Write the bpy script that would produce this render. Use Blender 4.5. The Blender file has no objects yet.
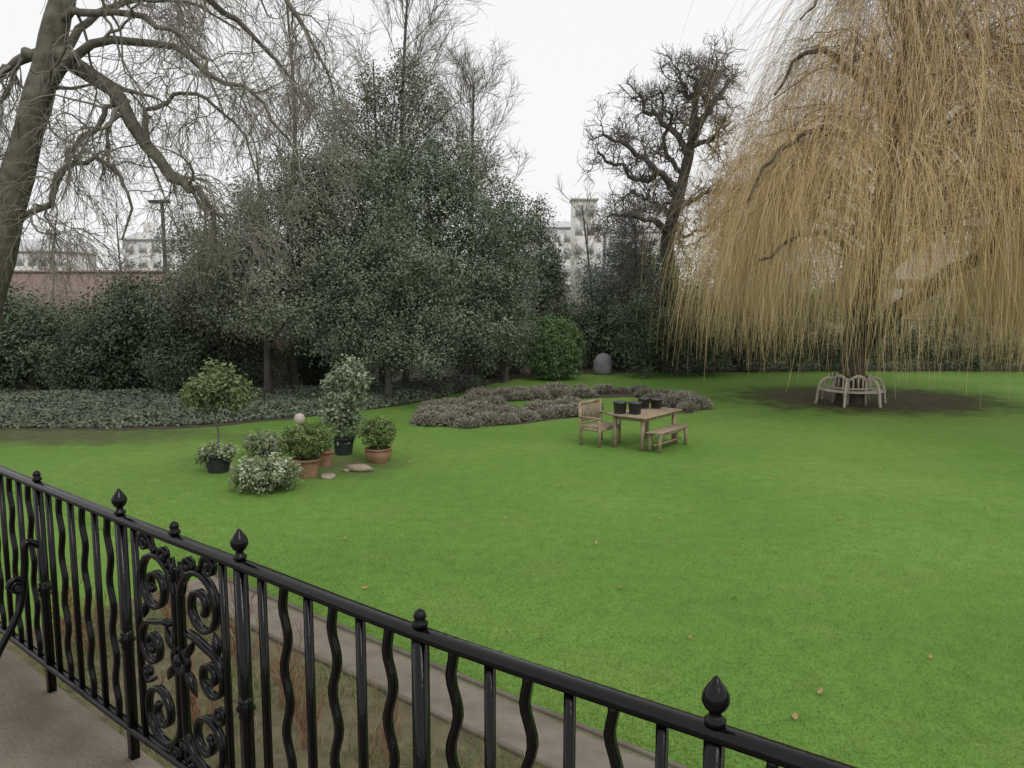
import bpy, math, random
import numpy as np
rng = np.random.default_rng(7); random.seed(7)
SC = bpy.context.scene
C = SC.collection
H = 3.5; F = 796.0; PIT = math.atan(94/796)
cp, sp = math.cos(PIT), math.sin(PIT)

def ray(px, py):
    x = (px-512)/F; u = -(py-384)/F
    return np.array([x, cp+u*sp, -sp+u*cp])
def G(px, py, z=0.0):
    d = ray(px, py); t = (z-H)/d[2]
    return np.array([0, 0, H])+d*t
def P(px, py, Y):
    d = ray(px, py)
    return np.array([0, 0, H])+d*(Y/d[1])
def nrm(a):
    return a/np.maximum(np.linalg.norm(a, axis=-1, keepdims=True), 1e-9)

# ------------------------------------------------------------------ mesh building
class MB:
    def __init__(s): s.v = []; s.f = []; s.t = []; s.n = 0
    def add(s, v, fs, t=0.5):
        v = np.asarray(v, float).reshape(-1, 3)
        for f in fs:
            f = np.asarray(f, int)
            if f.ndim == 1: f = f[None]
            s.f.append(f+s.n)
        s.v.append(v); s.n += len(v)
        s.t.append(np.broadcast_to(np.asarray(t, float), (len(v),)))
        return s
    def box(s, c, sz, rz=0.0):
        x, y, z = [a/2 for a in sz]
        v = np.array([[-x,-y,-z],[x,-y,-z],[x,y,-z],[-x,y,-z],[-x,-y,z],[x,-y,z],[x,y,z],[-x,y,z]])
        if rz:
            a, b = math.cos(rz), math.sin(rz)
            v = np.stack([v[:,0]*a-v[:,1]*b, v[:,0]*b+v[:,1]*a, v[:,2]], 1)
        return s.add(v+np.array(c), [[[0,3,2,1],[4,5,6,7],[0,1,5,4],[1,2,6,5],[2,3,7,6],[3,0,4,7]]])
    def beam(s, a, b, w, d, ref=(0,0,1)):
        a, b = np.array(a, float), np.array(b, float)
        t = nrm(b-a); ref = np.array(ref, float)
        if abs(np.dot(t, ref)) > .95: ref = np.array([1., 0, 0])
        u = nrm(np.cross(t, ref)); w2 = nrm(np.cross(u, t))
        v = []
        for p in (a, b):
            for (i, j) in ((-1,-1),(1,-1),(1,1),(-1,1)):
                v.append(p+u*w/2*i+w2*d/2*j)
        return s.add(v, [[[0,3,2,1],[4,5,6,7],[0,1,5,4],[1,2,6,5],[2,3,7,6],[3,0,4,7]]])
    def lathe(s, prof, c=(0,0,0), seg=16, caps=True):
        a = np.arange(seg)*2*math.pi/seg
        v = np.concatenate([np.stack([r*np.cos(a), r*np.sin(a), np.full(seg, z)], 1) for r, z in prof])+np.array(c)
        f = []
        for i in range(len(prof)-1):
            for k in range(seg):
                k2 = (k+1) % seg
                f.append([i*seg+k, i*seg+k2, (i+1)*seg+k2, (i+1)*seg+k])
        fs = [f]
        if caps:
            fs.append([list(range(seg))[::-1]]); fs.append([[(len(prof)-1)*seg+k for k in range(seg)]])
        return s.add(v, fs)
    def sweep(s, pts, axs, ays, prof, t=0.5):
        pts = np.asarray(pts, float); n = len(pts); k = len(prof)
        axs = np.broadcast_to(np.asarray(axs, float), (n, 3)); ays = np.broadcast_to(np.asarray(ays, float), (n, 3))
        v = np.concatenate([pts[i]+np.array([axs[i]*a+ays[i]*b for a, b in prof]) for i in range(n)])
        f = [[i*k+j, i*k+(j+1) % k, (i+1)*k+(j+1) % k, (i+1)*k+j] for i in range(n-1) for j in range(k)]
        return s.add(v, [f, [list(range(k))[::-1]], [[(n-1)*k+j for j in range(k)]]], t)
    def tubes(s, Pn, R, sides=5, ref=None, t=0.5):
        Pn = np.asarray(Pn, float); R = np.asarray(R, float)
        if Pn.ndim == 2: Pn = Pn[None]; R = R[None]
        S, n = Pn.shape[:2]
        T = nrm(np.gradient(Pn, axis=1))
        if ref is None:
            m = np.abs(T).mean(1); rf = np.eye(3)[m.argmin(1)][:, None, :]
        else: rf = np.array(ref, float)[None, None]
        u = nrm(np.cross(T, np.broadcast_to(rf, T.shape))); w = np.cross(T, u)
        a = np.arange(sides)*2*math.pi/sides
        v = Pn[:, :, None]+R[:, :, None, None]*(np.cos(a)[None, None, :, None]*u[:, :, None]+np.sin(a)[None, None, :, None]*w[:, :, None])
        st = (np.arange(S)*n*sides)[:, None, None]; ring = (np.arange(n-1)*sides)[None, :, None]; k = np.arange(sides)[None, None]
        k2 = (k+1) % sides
        f = np.stack([st+ring+k, st+ring+k2, st+ring+sides+k2, st+ring+sides+k], -1).reshape(-1, 4)
        tt = np.asarray(t, float)
        if tt.ndim == 1: tt = np.repeat(tt, n*sides)
        elif tt.ndim == 2: tt = np.repeat(tt.reshape(-1), sides)
        return s.add(v.reshape(-1, 3), [f], tt)
    def leaves(s, Cn, N, size, aspect=.5, t=0.5):
        Cn = np.asarray(Cn); n = len(Cn); N = nrm(N)
        r = rng.normal(size=(n, 3)); a = nrm(r-(r*N).sum(1, keepdims=True)*N); b = np.cross(N, a)
        sz = size*rng.uniform(.65, 1.3, (n, 1))
        v = np.stack([Cn-a*sz*.5, Cn+b*sz*.5*aspect+N*sz*.06, Cn+a*sz*.5-N*sz*.12, Cn-b*sz*.5*aspect+N*sz*.06], 1).reshape(-1, 3)
        f = np.arange(n*4).reshape(-1, 4)
        tt = np.asarray(t, float)
        if tt.ndim == 1: tt = np.repeat(tt, 4)
        return s.add(v, [f], tt)
    def build(s, name, mat, parent=None, smooth=False, off=None):
        v = np.concatenate(s.v)
        if off is not None: v = v-np.asarray(off)
        me = bpy.data.meshes.new(name)
        me.vertices.add(len(v)); me.vertices.foreach_set('co', v.astype(np.float32).ravel())
        tot = sum(f.size for f in s.f); npoly = sum(len(f) for f in s.f)
        me.loops.add(tot); me.loops.foreach_set('vertex_index', np.concatenate([f.ravel() for f in s.f]).astype(np.int32))
        ls = []; k = 0
        for f in s.f:
            ls.append(k+np.arange(len(f))*f.shape[1]); k += f.size
        me.polygons.add(npoly); me.polygons.foreach_set('loop_start', np.concatenate(ls).astype(np.int32))
        me.update(calc_edges=True)
        at = me.attributes.new('tint', 'FLOAT', 'POINT')
        at.data.foreach_set('value', np.concatenate(s.t).astype(np.float32))
        if smooth: me.polygons.foreach_set('use_smooth', np.ones(npoly, bool))
        me.materials.append(mat)
        o = bpy.data.objects.new(name, me); C.objects.link(o)
        if parent: o.parent = parent
        return o

def tag(o, label, cat, group=None, kind=None):
    o['label'] = label; o['category'] = cat
    if group: o['group'] = group
    if kind: o['kind'] = kind
    return o
def thing(name, label, cat, loc, rz=0.0, group=None):
    o = bpy.data.objects.new(name, None); C.objects.link(o)
    o.empty_display_size = .2
    o.location = [float(a) for a in loc]; o.rotation_euler = (0, 0, rz)
    return tag(o, label, cat, group)
def dup(o, loc, rz=0.0, sc=1.0, label=None):
    r = o.copy(); C.objects.link(r); r.location = [float(a) for a in loc]; r.rotation_euler = (0, 0, rz); r.scale = (sc,)*3
    if label: r['label'] = label
    for ch in list(o.children):
        c = ch.copy(); C.objects.link(c); c.parent = r
        for g in list(ch.children):
            d = g.copy(); C.objects.link(d); d.parent = c
    return r

# ------------------------------------------------------------------ materials
def mat(name, c1, c2, scale=6.0, rough=.8, bump=0.0, bscale=None, metal=0.0, coat=0.0, spec=.3, fine=None):
    m = bpy.data.materials.new(name); m.use_nodes = True
    nt = m.node_tree; b = nt.nodes['Principled BSDF']
    tc = nt.nodes.new('ShaderNodeTexCoord')
    nz = nt.nodes.new('ShaderNodeTexNoise'); nz.inputs['Scale'].default_value = scale; nz.inputs['Detail'].default_value = 6
    nt.links.new(tc.outputs['Object'], nz.inputs['Vector'])
    cr = nt.nodes.new('ShaderNodeValToRGB')
    cr.color_ramp.elements[0].position = .32; cr.color_ramp.elements[1].position = .68
    cr.color_ramp.elements[0].color = (*c1, 1); cr.color_ramp.elements[1].color = (*c2, 1)
    nt.links.new(nz.outputs['Fac'], cr.inputs['Fac'])
    nt.links.new(cr.outputs['Color'], b.inputs['Base Color'])
    b.inputs['Roughness'].default_value = rough; b.inputs['Metallic'].default_value = metal
    b.inputs['Specular IOR Level'].default_value = spec
    if coat: b.inputs['Coat Weight'].default_value = coat; b.inputs['Coat Roughness'].default_value = .12
    if bump:
        n2 = nt.nodes.new('ShaderNodeTexNoise'); n2.inputs['Scale'].default_value = bscale or scale*4; n2.inputs['Detail'].default_value = 5
        nt.links.new(tc.outputs['Object'], n2.inputs['Vector'])
        bp = nt.nodes.new('ShaderNodeBump'); bp.inputs['Strength'].default_value = bump; bp.inputs['Distance'].default_value = .02
        nt.links.new(n2.outputs['Fac'], bp.inputs['Height']); nt.links.new(bp.outputs['Normal'], b.inputs['Normal'])
    return m
def patchmat(name, c1, c2, lo=.30, hi=.62, top=.92):
    # earth that thins out into the grass below it: coverage falls from the middle outwards, broken by noise
    m = mat(name, c1, c2, 3, .95, .5, 30)
    nt = m.node_tree; b = nt.nodes['Principled BSDF']; L = nt.links
    tc = nt.nodes['Texture Coordinate']
    vm = nt.nodes.new('ShaderNodeVectorMath'); vm.operation = 'SUBTRACT'; vm.inputs[1].default_value = (.5, .5, 0); L.new(tc.outputs['Generated'], vm.inputs[0])
    v2 = nt.nodes.new('ShaderNodeVectorMath'); v2.operation = 'MULTIPLY'; v2.inputs[1].default_value = (1, 1, 0); L.new(vm.outputs[0], v2.inputs[0])
    ln = nt.nodes.new('ShaderNodeVectorMath'); ln.operation = 'LENGTH'; L.new(v2.outputs[0], ln.inputs[0])
    nz = nt.nodes.new('ShaderNodeTexNoise'); nz.inputs['Scale'].default_value = 1.3; nz.inputs['Detail'].default_value = 10; nz.inputs['Roughness'].default_value = .7; L.new(tc.outputs['Object'], nz.inputs['Vector'])
    ma = nt.nodes.new('ShaderNodeMath'); ma.operation = 'MULTIPLY_ADD'; ma.inputs[1].default_value = -2.0; ma.inputs[2].default_value = 1.0-.7; L.new(ln.outputs['Value'], ma.inputs[0])
    ad = nt.nodes.new('ShaderNodeMath'); ad.operation = 'MULTIPLY_ADD'; ad.inputs[1].default_value = 1.4; L.new(nz.outputs['Fac'], ad.inputs[0]); L.new(ma.outputs[0], ad.inputs[2])
    mr = nt.nodes.new('ShaderNodeMapRange'); mr.inputs['From Min'].default_value = lo; mr.inputs['From Max'].default_value = hi; mr.inputs['To Max'].default_value = top; L.new(ad.outputs[0], mr.inputs['Value'])
    L.new(mr.outputs[0], b.inputs['Alpha'])
    return m
def leafmat(name, dark, light, rough=.6, trans=0, spec=.2, mid=None):
    m = bpy.data.materials.new(name); m.use_nodes = True
    nt = m.node_tree; b = nt.nodes['Principled BSDF']; out = nt.nodes['Material Output']
    at = nt.nodes.new('ShaderNodeAttribute'); at.attribute_name = 'tint'
    cr = nt.nodes.new('ShaderNodeValToRGB')
    cr.color_ramp.elements[0].color = (*dark, 1); cr.color_ramp.elements[1].color = (*light, 1)
    if mid:
        e = cr.color_ramp.elements.new(.5); e.color = (*mid, 1)
    nt.links.new(at.outputs['Fac'], cr.inputs['Fac']); nt.links.new(cr.outputs['Color'], b.inputs['Base Color'])
    b.inputs['Roughness'].default_value = rough; b.inputs['Specular IOR Level'].default_value = spec
    if trans:
        tr = nt.nodes.new('ShaderNodeBsdfTranslucent'); nt.links.new(cr.outputs['Color'], tr.inputs['Color'])
        mx = nt.nodes.new('ShaderNodeMixShader'); mx.inputs[0].default_value = trans
        nt.links.new(b.outputs[0], mx.inputs[1]); nt.links.new(tr.outputs[0], mx.inputs[2]); nt.links.new(mx.outputs[0], out.inputs['Surface'])
    return m
def lawnmat():
    m = bpy.data.materials.new('lawn_grass'); m.use_nodes = True
    nt = m.node_tree; b = nt.nodes['Principled BSDF']; L = nt.links
    tc = nt.nodes.new('ShaderNodeTexCoord')
    def noise(sc, det=5):
        n = nt.nodes.new('ShaderNodeTexNoise'); n.inputs['Scale'].default_value = sc; n.inputs['Detail'].default_value = det
        L.new(tc.outputs['Object'], n.inputs['Vector']); return n.outputs['Fac']
    def ramp(f, p0, c0, p1, c1):
        r = nt.nodes.new('ShaderNodeValToRGB'); e = r.color_ramp.elements
        e[0].position = p0; e[1].position = p1; e[0].color = (*c0, 1); e[1].color = (*c1, 1)
        L.new(f, r.inputs['Fac']); return r.outputs['Color']
    def mix(kind, fac, a, bb):
        x = nt.nodes.new('ShaderNodeMix'); x.data_type = 'RGBA'; x.blend_type = kind
        if isinstance(fac, float): x.inputs[0].default_value = fac
        else: L.new(fac, x.inputs[0])
        L.new(a, x.inputs[6]); L.new(bb, x.inputs[7]); return x.outputs[2]
    base = ramp(noise(.22, 7), .34, (.122, .238, .046), .68, (.178, .302, .066))
    med = ramp(noise(4, 8), .3, (.84, .87, .84), .7, (1.07, 1.05, 1.09))
    c = mix('MULTIPLY', 1.0, base, med)
    fine = ramp(noise(55, 4), .3, (.80, .82, .76), .72, (1.11, 1.09, 1.11))
    c = mix('MULTIPLY', 1.0, c, fine)
    rgb = nt.nodes.new('ShaderNodeRGB'); rgb.outputs[0].default_value = (.20, .25, .08, 1)
    msk = ramp(noise(.8, 9), .56, (0, 0, 0), .8, (.5, .5, .5))
    c = mix('MIX', msk, c, rgb.outputs[0])
    L.new(c, b.inputs['Base Color']); b.inputs['Roughness'].default_value = .9; b.inputs['Specular IOR Level'].default_value = .12
    bp = nt.nodes.new('ShaderNodeBump'); bp.inputs['Strength'].default_value = .35; bp.inputs['Distance'].default_value = .03
    L.new(noise(60, 6), bp.inputs['Height']); L.new(bp.outputs['Normal'], b.inputs['Normal'])
    return m
def brickmat(name, c1, c2, mortar, s=1.0):
    m = bpy.data.materials.new(name); m.use_nodes = True
    nt = m.node_tree; b = nt.nodes['Principled BSDF']
    tc = nt.nodes.new('ShaderNodeTexCoord'); mp = nt.nodes.new('ShaderNodeMapping'); mp.inputs['Rotation'].default_value = (math.radians(90), 0, 0)
    br = nt.nodes.new('ShaderNodeTexBrick'); br.inputs['Scale'].default_value = s
    br.inputs['Color1'].default_value = (*c1, 1); br.inputs['Color2'].default_value = (*c2, 1); br.inputs['Mortar'].default_value = (*mortar, 1)
    br.inputs['Brick Width'].default_value = .23; br.inputs['Row Height'].default_value = .075; br.inputs['Mortar Size'].default_value = .008
    nt.links.new(tc.outputs['Object'], mp.inputs['Vector']); nt.links.new(mp.outputs['Vector'], br.inputs['Vector'])
    nt.links.new(br.outputs['Color'], b.inputs['Base Color']); b.inputs['Roughness'].default_value = .9
    return m

M = dict(
    lawn=lawnmat(),
    ground=mat('rough_ground', (.05, .07, .03), (.09, .10, .05), .4, .95),
    soil=mat('dark_soil', (.05, .041, .03), (.10, .082, .058), 3, .95, .6, 30),
    bed=mat('bed_soil', (.085, .075, .045), (.16, .14, .085), 5, .95, .7, 30),
    path=mat('path_gravel', (.165, .138, .108), (.235, .202, .165), 4, .92, .5, 90),
    terrace=mat('terrace_stone', (.19, .155, .115), (.35, .295, .23), 2.2, .75, .35, 60),
    iron=mat('black_gloss_paint', (.0025, .0025, .003), (.004, .004, .005), 20, .13, .05, 60, 0, 0, .26),
    teak=mat('weathered_teak', (.26, .195, .13), (.40, .32, .23), 9, .8, .2, 50),
    cream=mat('weathered_cream_wood', (.44, .395, .325), (.62, .57, .49), 8, .85, .2, 40),
    terra=mat('terracotta', (.23, .125, .075), (.34, .20, .125), 5, .85, .2, 30),
    dpot=mat('dark_plastic', (.022, .024, .026), (.04, .043, .045), 6, .55),
    slate=mat('slate_metal', (.065, .07, .076), (.115, .122, .13), 5, .55),
    pale=mat('pale_stone', (.46, .38, .34), (.60, .52, .48), 12, .85, .2, 40),
    rock=mat('beige_stone', (.26, .21, .15), (.40, .34, .26), 9, .9, .4, 25),
    grey=mat('grey_cover', (.19, .19, .21), (.27, .27, .29), 3, .8, .5, 7),
    barkA=mat('green_grey_bark', (.080, .073, .057), (.18, .167, .13), 5, .95, .8, 18),
    barkD=mat('dark_bark', (.068, .061, .052), (.135, .122, .105), 5, .95, .8, 18),
    barkP=mat('sooty_bark', (.062, .057, .050), (.13, .118, .104), 5, .95, .8, 18),
    barkW=mat('willow_bark', (.055, .045, .035), (.12, .10, .078), 5, .95, .8, 14),
    twigA=leafmat('grey_twigs', (.15, .138, .113), (.32, .30, .255), .9, 0, .1),
    twigD=leafmat('dark_twigs', (.12, .109, .096), (.23, .208, .183), .9, 0, .1),
    twigW=leafmat('willow_branches', (.095, .078, .06), (.27, .22, .155), .9, 0, .1),
    twigR=leafmat('red_twigs', (.18, .085, .05), (.37, .21, .13), .8, 0, .2),
    willow=leafmat('willow_withies', (.28, .225, .16), (.92, .71, .41), .7, 0, .2, mid=(.69, .515, .275)),
    ever=leafmat('evergreen_leaf', (.088, .110, .075), (.27, .315, .215)),  # evergreen and shrub leaf colours lifted to imitate a veil of haze
    olive=leafmat('olive_leaf', (.125, .140, .098), (.345, .38, .28)),
    holly=leafmat('holly_leaf', (.095, .122, .083), (.285, .335, .235)),
    laurel=leafmat('laurel_leaf', (.062, .083, .054), (.185, .225, .14)),
    blue=leafmat('blue_green_leaf', (.118, .144, .118), (.265, .305, .26)),
    bright=leafmat('bright_shrub_leaf', (.07, .125, .052), (.205, .315, .13), .5),
    ivy=leafmat('ivy_leaf', (.08, .105, .07), (.245, .285, .20), .6),
    box=leafmat('box_leaf', (.06, .09, .036), (.23, .285, .13), .5, .1),
    ball=leafmat('clipped_box_leaf', (.065, .10, .03), (.24, .31, .115), .5, .1),
    varieg=leafmat('variegated_leaf', (.08, .105, .05), (.54, .57, .42), .5, .1, mid=(.25, .30, .17)),
    greyleaf=leafmat('grey_green_leaf', (.09, .125, .065), (.38, .45, .30), .5, .1),
    heather=leafmat('heather_sprig', (.13, .125, .093), (.42, .395, .33), .85, 0, .1, mid=(.275, .255, .20)),
    blade=leafmat('grass_blade', (.135, .245, .05), (.23, .375, .09), .7, .25, .12),
    dry=leafmat('dead_leaf', (.30, .17, .07), (.42, .28, .14), .8),
    brick=brickmat('brown_brick', (.25, .17, .14), (.30, .21, .175), (.30, .265, .235)),
    stucco=mat('white_stucco', (.68, .67, .645), (.77, .76, .74), .5, .9),
    stone=mat('bath_stone', (.66, .645, .60), (.75, .735, .69), .5, .9),
    glass=mat('window_hazed', (.53, .535, .54), (.59, .595, .60), .5, .35),  # pane colour paled to imitate haze over the distant buildings
    roof=mat('slate_roof_hazed', (.50, .505, .515), (.58, .585, .595), 1.5, .7),  # roof tone lightened as well, haze mixed into the colour
    yellow=mat('yellow_stock', (.22, .175, .125), (.30, .25, .18), 1.2, .9),
    lamp=mat('grey_lamp_paint', (.03, .033, .036), (.05, .053, .056), 4, .5),
)

# ------------------------------------------------------------------ setting
def sheet(name, pts, z, m, kind='structure'):
    b = MB(); b.add([[p[0], p[1], z] for p in pts], [[list(range(len(pts)))]])
    o = b.build(name, m); o['kind'] = kind
    o['label'] = name.replace('_', ' '); o['category'] = name.split('_')[-1]
    return o
def jag(pts, step=.35, amp=.10, closed=True):
    out = []; n = len(pts)
    for i in range(n if closed else n-1):
        a = np.array(pts[i][:2], float); b = np.array(pts[(i+1) % n][:2], float)
        k = max(1, int(np.linalg.norm(b-a)/step))
        for j in range(k):
            q = a+(b-a)*j/k
            if np.linalg.norm(b-a) < 14: q = q+rng.normal(size=2)*amp
            out.append(q)
    return out

sheet('ground', [(-500, -60), (500, -60), (500, 900), (-500, 900)], 0, M['ground'])
dv = nrm(np.array([.774, -.633, 0])); nv = np.array([-dv[1], dv[0], 0])
def DN(d, n, z=0): return dv*d+nv*n+np.array([0, 0, z])
n_rail = float(np.dot(G(240, 558, H-.78), nv))
n_po = .5*(np.dot(G(300, 618), nv)+np.dot(G(690, 766), nv)); n_pi = n_po-.60
d0 = float(np.dot(G(165, 590), dv))
lawn_far = [G(*p) for p in ((-150, 431), (0, 430), (110, 431), (200, 428), (300, 418), (350, 412), (400, 406), (445, 397), (478, 387), (520, 378), (600, 373.5), (700, 373), (800, 371), (1024, 371), (1250, 372))]
sheet('lawn', [DN(-18, n_rail), DN(d0, n_rail), DN(d0, n_po), DN(16, n_po)]+[G(1250, 372)]+lawn_far[::-1][1:], .004, M['lawn'])
border = jag(lawn_far, .3, .09, False)+[(26, 28+9), (-30, 37)]
sheet('soil_border', border, .010, M['soil'])
sheet('path', [DN(d0, n_pi), DN(16, n_pi), DN(16, n_po), DN(d0, n_po)], .014, M['path'])
sheet('soil_bed', [DN(d0-.02, n_rail), DN(16, n_rail), DN(16, n_pi), DN(d0-.02, n_pi)], .008, M['bed'])
b = MB()
for n in (n_po, n_pi): b.beam(DN(d0, n, .02), DN(16, n, .02), .04, .045)
b2 = MB()
zt = H-1.69
c0 = [DN(-9, -5), DN(9, -5), DN(9, n_rail+.03), DN(-9, n_rail+.03)]
v = [[p[0], p[1], z] for z in (-.05, zt) for p in c0]
b2.add(v, [[[0,3,2,1],[4,5,6,7],[0,1,5,4],[1,2,6,5],[2,3,7,6],[3,0,4,7]]])
o = b2.build('terrace', M['terrace']); o['kind'] = 'structure'; o['label'] = 'worn stone terrace floor behind the railing'; o['category'] = 'terrace'
o = b.build('path_edging', M['path']); o['kind'] = 'structure'; o['label'] = 'thin edging along the garden path'; o['category'] = 'edging'

wc = G(878, 401)
sheet('soil_patch', [(wc[0]-5.4, wc[1]-3.6), (wc[0]+5.0, wc[1]-3.6), (wc[0]+5.0, wc[1]+4.6), (wc[0]-5.4, wc[1]+4.6)], .012, patchmat('willow_soil', (.07, .06, .034), (.13, .11, .066), .06, .58, .88))
g = G(40, 436)
sheet('worn_patch', [(g[0]-8, g[1]-2.2), (g[0]+7.5, g[1]-2.2), (g[0]+7.5, g[1]+2.2), (g[0]-8, g[1]+2.2)], .013, patchmat('worn_earth', (.095, .095, .05), (.16, .155, .085), .25, .95, .75))
g = G(335, 468)
sheet('worn_patch', [(g[0]-2.8, g[1]-1.9), (g[0]+2.6, g[1]-1.9), (g[0]+2.6, g[1]+2.4), (g[0]-2.8, g[1]+2.4)], .013, patchmat('pot_earth', (.115, .12, .055), (.18, .17, .09), .35, 1.05, .65))

# ------------------------------------------------------------------ grass blades (thinning out with distance)
N = 640000
d_ = rng.uniform(-19, 6, N); n_ = n_po-.05+(rng.random(N)**1.6)*13
lo = rng.random(N) < .10; n_ = np.where(lo & (d_ < d0), rng.uniform(n_rail+.2, n_po, N), n_)
pos = dv[None]*d_[:, None]+nv[None]*n_[:, None]
dist = np.hypot(pos[:, 0], pos[:, 1])
k = (np.abs(pos[:, 0]) < pos[:, 1]*.68+.3) & (rng.random(N) < np.clip(1.25-dist/15, .0, 1)) & (dist > 4)
pos = pos[k]; n = len(pos)
h = rng.uniform(.012, .028, n)+(rng.random(n) < .015)*.018
a = rng.uniform(0, 2*math.pi, n); w = .0035
side = np.stack([np.cos(a), np.sin(a), 0*a], 1)*w; lean = np.stack([rng.normal(0, .014, n), rng.normal(0, .014, n), h], 1)
pos[:, 2] = .004
v = np.stack([pos-side, pos+side, pos+lean], 1).reshape(-1, 3)
b = MB(); patch = .5+.25*np.sin(pos[:, 0]*2.1+np.sin(pos[:, 1]*1.3)*2)
b.add(v, [np.arange(n*3).reshape(-1, 3)], np.repeat(np.clip(.1+patch*.4+rng.random(n)*.4, 0, 1), 3))
tag(b.build('grass', M['blade']), 'short green grass blades of the near lawn', 'grass', kind='stuff')

# ------------------------------------------------------------------ foliage generators
def cloud(lobes, n, size, clump=.32, per=55, aspect=.5, shell=.45, mb=None, tbase=.42, tvar=.22, up=.5):
    mb = mb or MB()
    w = np.array([(l[3]*l[4]*l[5])**(2/3) for l in lobes]); w = w/w.sum()
    for l, ww in zip(lobes, w):
        c = np.array(l[:3]); r = np.array(l[3:6]); k = max(3, int(n*ww/per))
        d = nrm(rng.normal(size=(k, 3)))
        rad = rng.random(k)**(shell)*rng.uniform(.88, 1.08, k)
        cc = c+d*r*rad[:, None]
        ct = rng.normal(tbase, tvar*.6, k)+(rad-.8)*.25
        cs = clump*rng.uniform(.6, 1.35, k)
        idx = np.repeat(np.arange(k), per); m = len(idx)
        off = nrm(rng.normal(size=(m, 3)))*(rng.random((m, 1))**.55)*cs[idx][:, None]*1.7
        off = off+d[idx]*(rng.random((m, 1))**2)*cs[idx][:, None]*1.1
        q = cc[idx]+off
        N = nrm(d[idx]*.6+np.array([0, 0, up])+rng.normal(size=(m, 3))*.6)
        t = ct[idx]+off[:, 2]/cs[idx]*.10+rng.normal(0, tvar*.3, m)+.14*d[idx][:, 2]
        ok = q[:, 2] > .03
        mb.leaves(q[ok], N[ok], size, aspect, np.clip(t[ok], 0, 1))
    return mb
def lobe(px, py, Y, rx, rz, ry=None):
    c = P(px, py, Y); s = Y/F
    return (c[0], c[1], c[2], rx*s, (ry or rx)*s, rz*s)
def ragged(lobes, k=3, f=.34):
    # small outlying sprays on the upper and side surfaces, so that the outline is uneven
    out = list(lobes)
    for l in lobes:
        for _ in range(k):
            d = nrm(rng.normal(size=3)+np.array([0, 0, .55])); s = f*rng.uniform(.6, 1.25)
            c = np.array(l[:3])+d*np.array(l[3:6])*rng.uniform(.95, 1.25)
            out.append((c[0], c[1], c[2], l[3]*s, l[4]*s, l[5]*s*1.2))
    return out
def spline(pts, n):
    pts = np.array(pts, float); q = np.vstack([2*pts[0]-pts[1], pts, 2*pts[-1]-pts[-2]])
    u = np.linspace(0, len(pts)-1-1e-6, n); i = u.astype(int); f = (u-i)[:, None]
    a, b_, c, d = q[i], q[i+1], q[i+2], q[i+3]
    return .5*((2*b_)+(-a+c)*f+(2*a-5*b_+4*c-d)*f**2+(-a+3*b_-3*c+d)*f**3)
def kids(Pn, R, c, t0, t1, L, n, spread, up=0., wig=.2, trop=0., rs=.5, rmin=.005, Lvar=.45, taper=.45):
    S, m = Pn.shape[:2]; par = np.repeat(np.arange(S), c); N = len(par)
    u = rng.uniform(t0, t1, N); t = u*(m-1); i = np.clip(t.astype(int), 0, m-2); f = (t-i)[:, None]
    p = Pn[par, i]*(1-f)+Pn[par, i+1]*f; r = R[par, i]*(1-f[:, 0])+R[par, i+1]*f[:, 0]
    tan = nrm(Pn[par, i+1]-Pn[par, i]); q = rng.normal(size=(N, 3)); q = nrm(q-(q*tan).sum(1, keepdims=True)*tan)
    s = spread*rng.uniform(.6, 1.3, (N, 1))
    d = nrm(tan*np.cos(s)+q*np.sin(s)+np.array([0, 0, up]))
    ln = L*(1-taper*u)*rng.uniform(1-Lvar, 1+Lvar, N)
    out = np.zeros((N, n, 3)); out[:, 0] = p
    for j in range(1, n):
        d = nrm(d+rng.normal(size=(N, 3))*wig+np.array([0, 0, trop])); p = p+d*(ln/(n-1))[:, None]; out[:, j] = p
    r0 = np.maximum(r*rs, rmin*1.3)
    RR = r0[:, None]*(1-np.linspace(0, 1, n))[None]+rmin*np.linspace(0, 1, n)[None]
    return out, RR
def limbs_px(spec, n):
    return [(spline([P(*q) for q in pts], n), np.linspace(r0, r1, n)) for pts, r0, r1 in spec]
def rough(pts, amp):
    q = pts.copy(); q[1:-1] += rng.normal(size=q[1:-1].shape)*amp; return q

def bare_tree(name, label, trunk, limbs, levels, bark, twig, rmin, sides=9, group=None, wob=.05, limbname='limb'):
    base = np.array(trunk[0][0]); base[2] = 0
    root = thing(name, label, 'tree', base, group=group)
    tp, tr = trunk
    tr = tr*(1+.06*np.sin(np.arange(len(tr))*1.7)); tr[0] *= 1.25
    MB().tubes(tp, tr, 12).build('trunk', bark, root, True, base)
    LP = []; LR = []
    for p, r in limbs:
        p = rough(p, wob); MB().tubes(p, r, sides).build(limbname, bark, root, True, base)
        LP.append(p); LR.append(r)
    up_from = levels.get('trunk_from')
    if up_from is not None:
        k = int(len(tp)*up_from); q = tp[k:]; u = np.linspace(0, len(q)-1, len(limbs[0][0]) if limbs else 16)
        qq = np.stack([np.interp(u, np.arange(len(q)), q[:, j]) for j in range(3)], 1)
        LP.append(qq); LR.append(np.interp(u, np.arange(len(q)), tr[k:]))
    Pn = np.array(LP); R = np.array(LR); mb = MB(); allp = []
    for kw in levels['lv']:
        Pn, R = kids(Pn, R, **kw)
        mb.tubes(Pn, R, 5 if R.max() > .03 else 3, t=np.clip(rng.normal(.5, .22, len(Pn)), 0, 1))
        allp.append((Pn, R))
    mb.build('crown', twig, root, False, base)
    return root, base, allp

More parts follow.
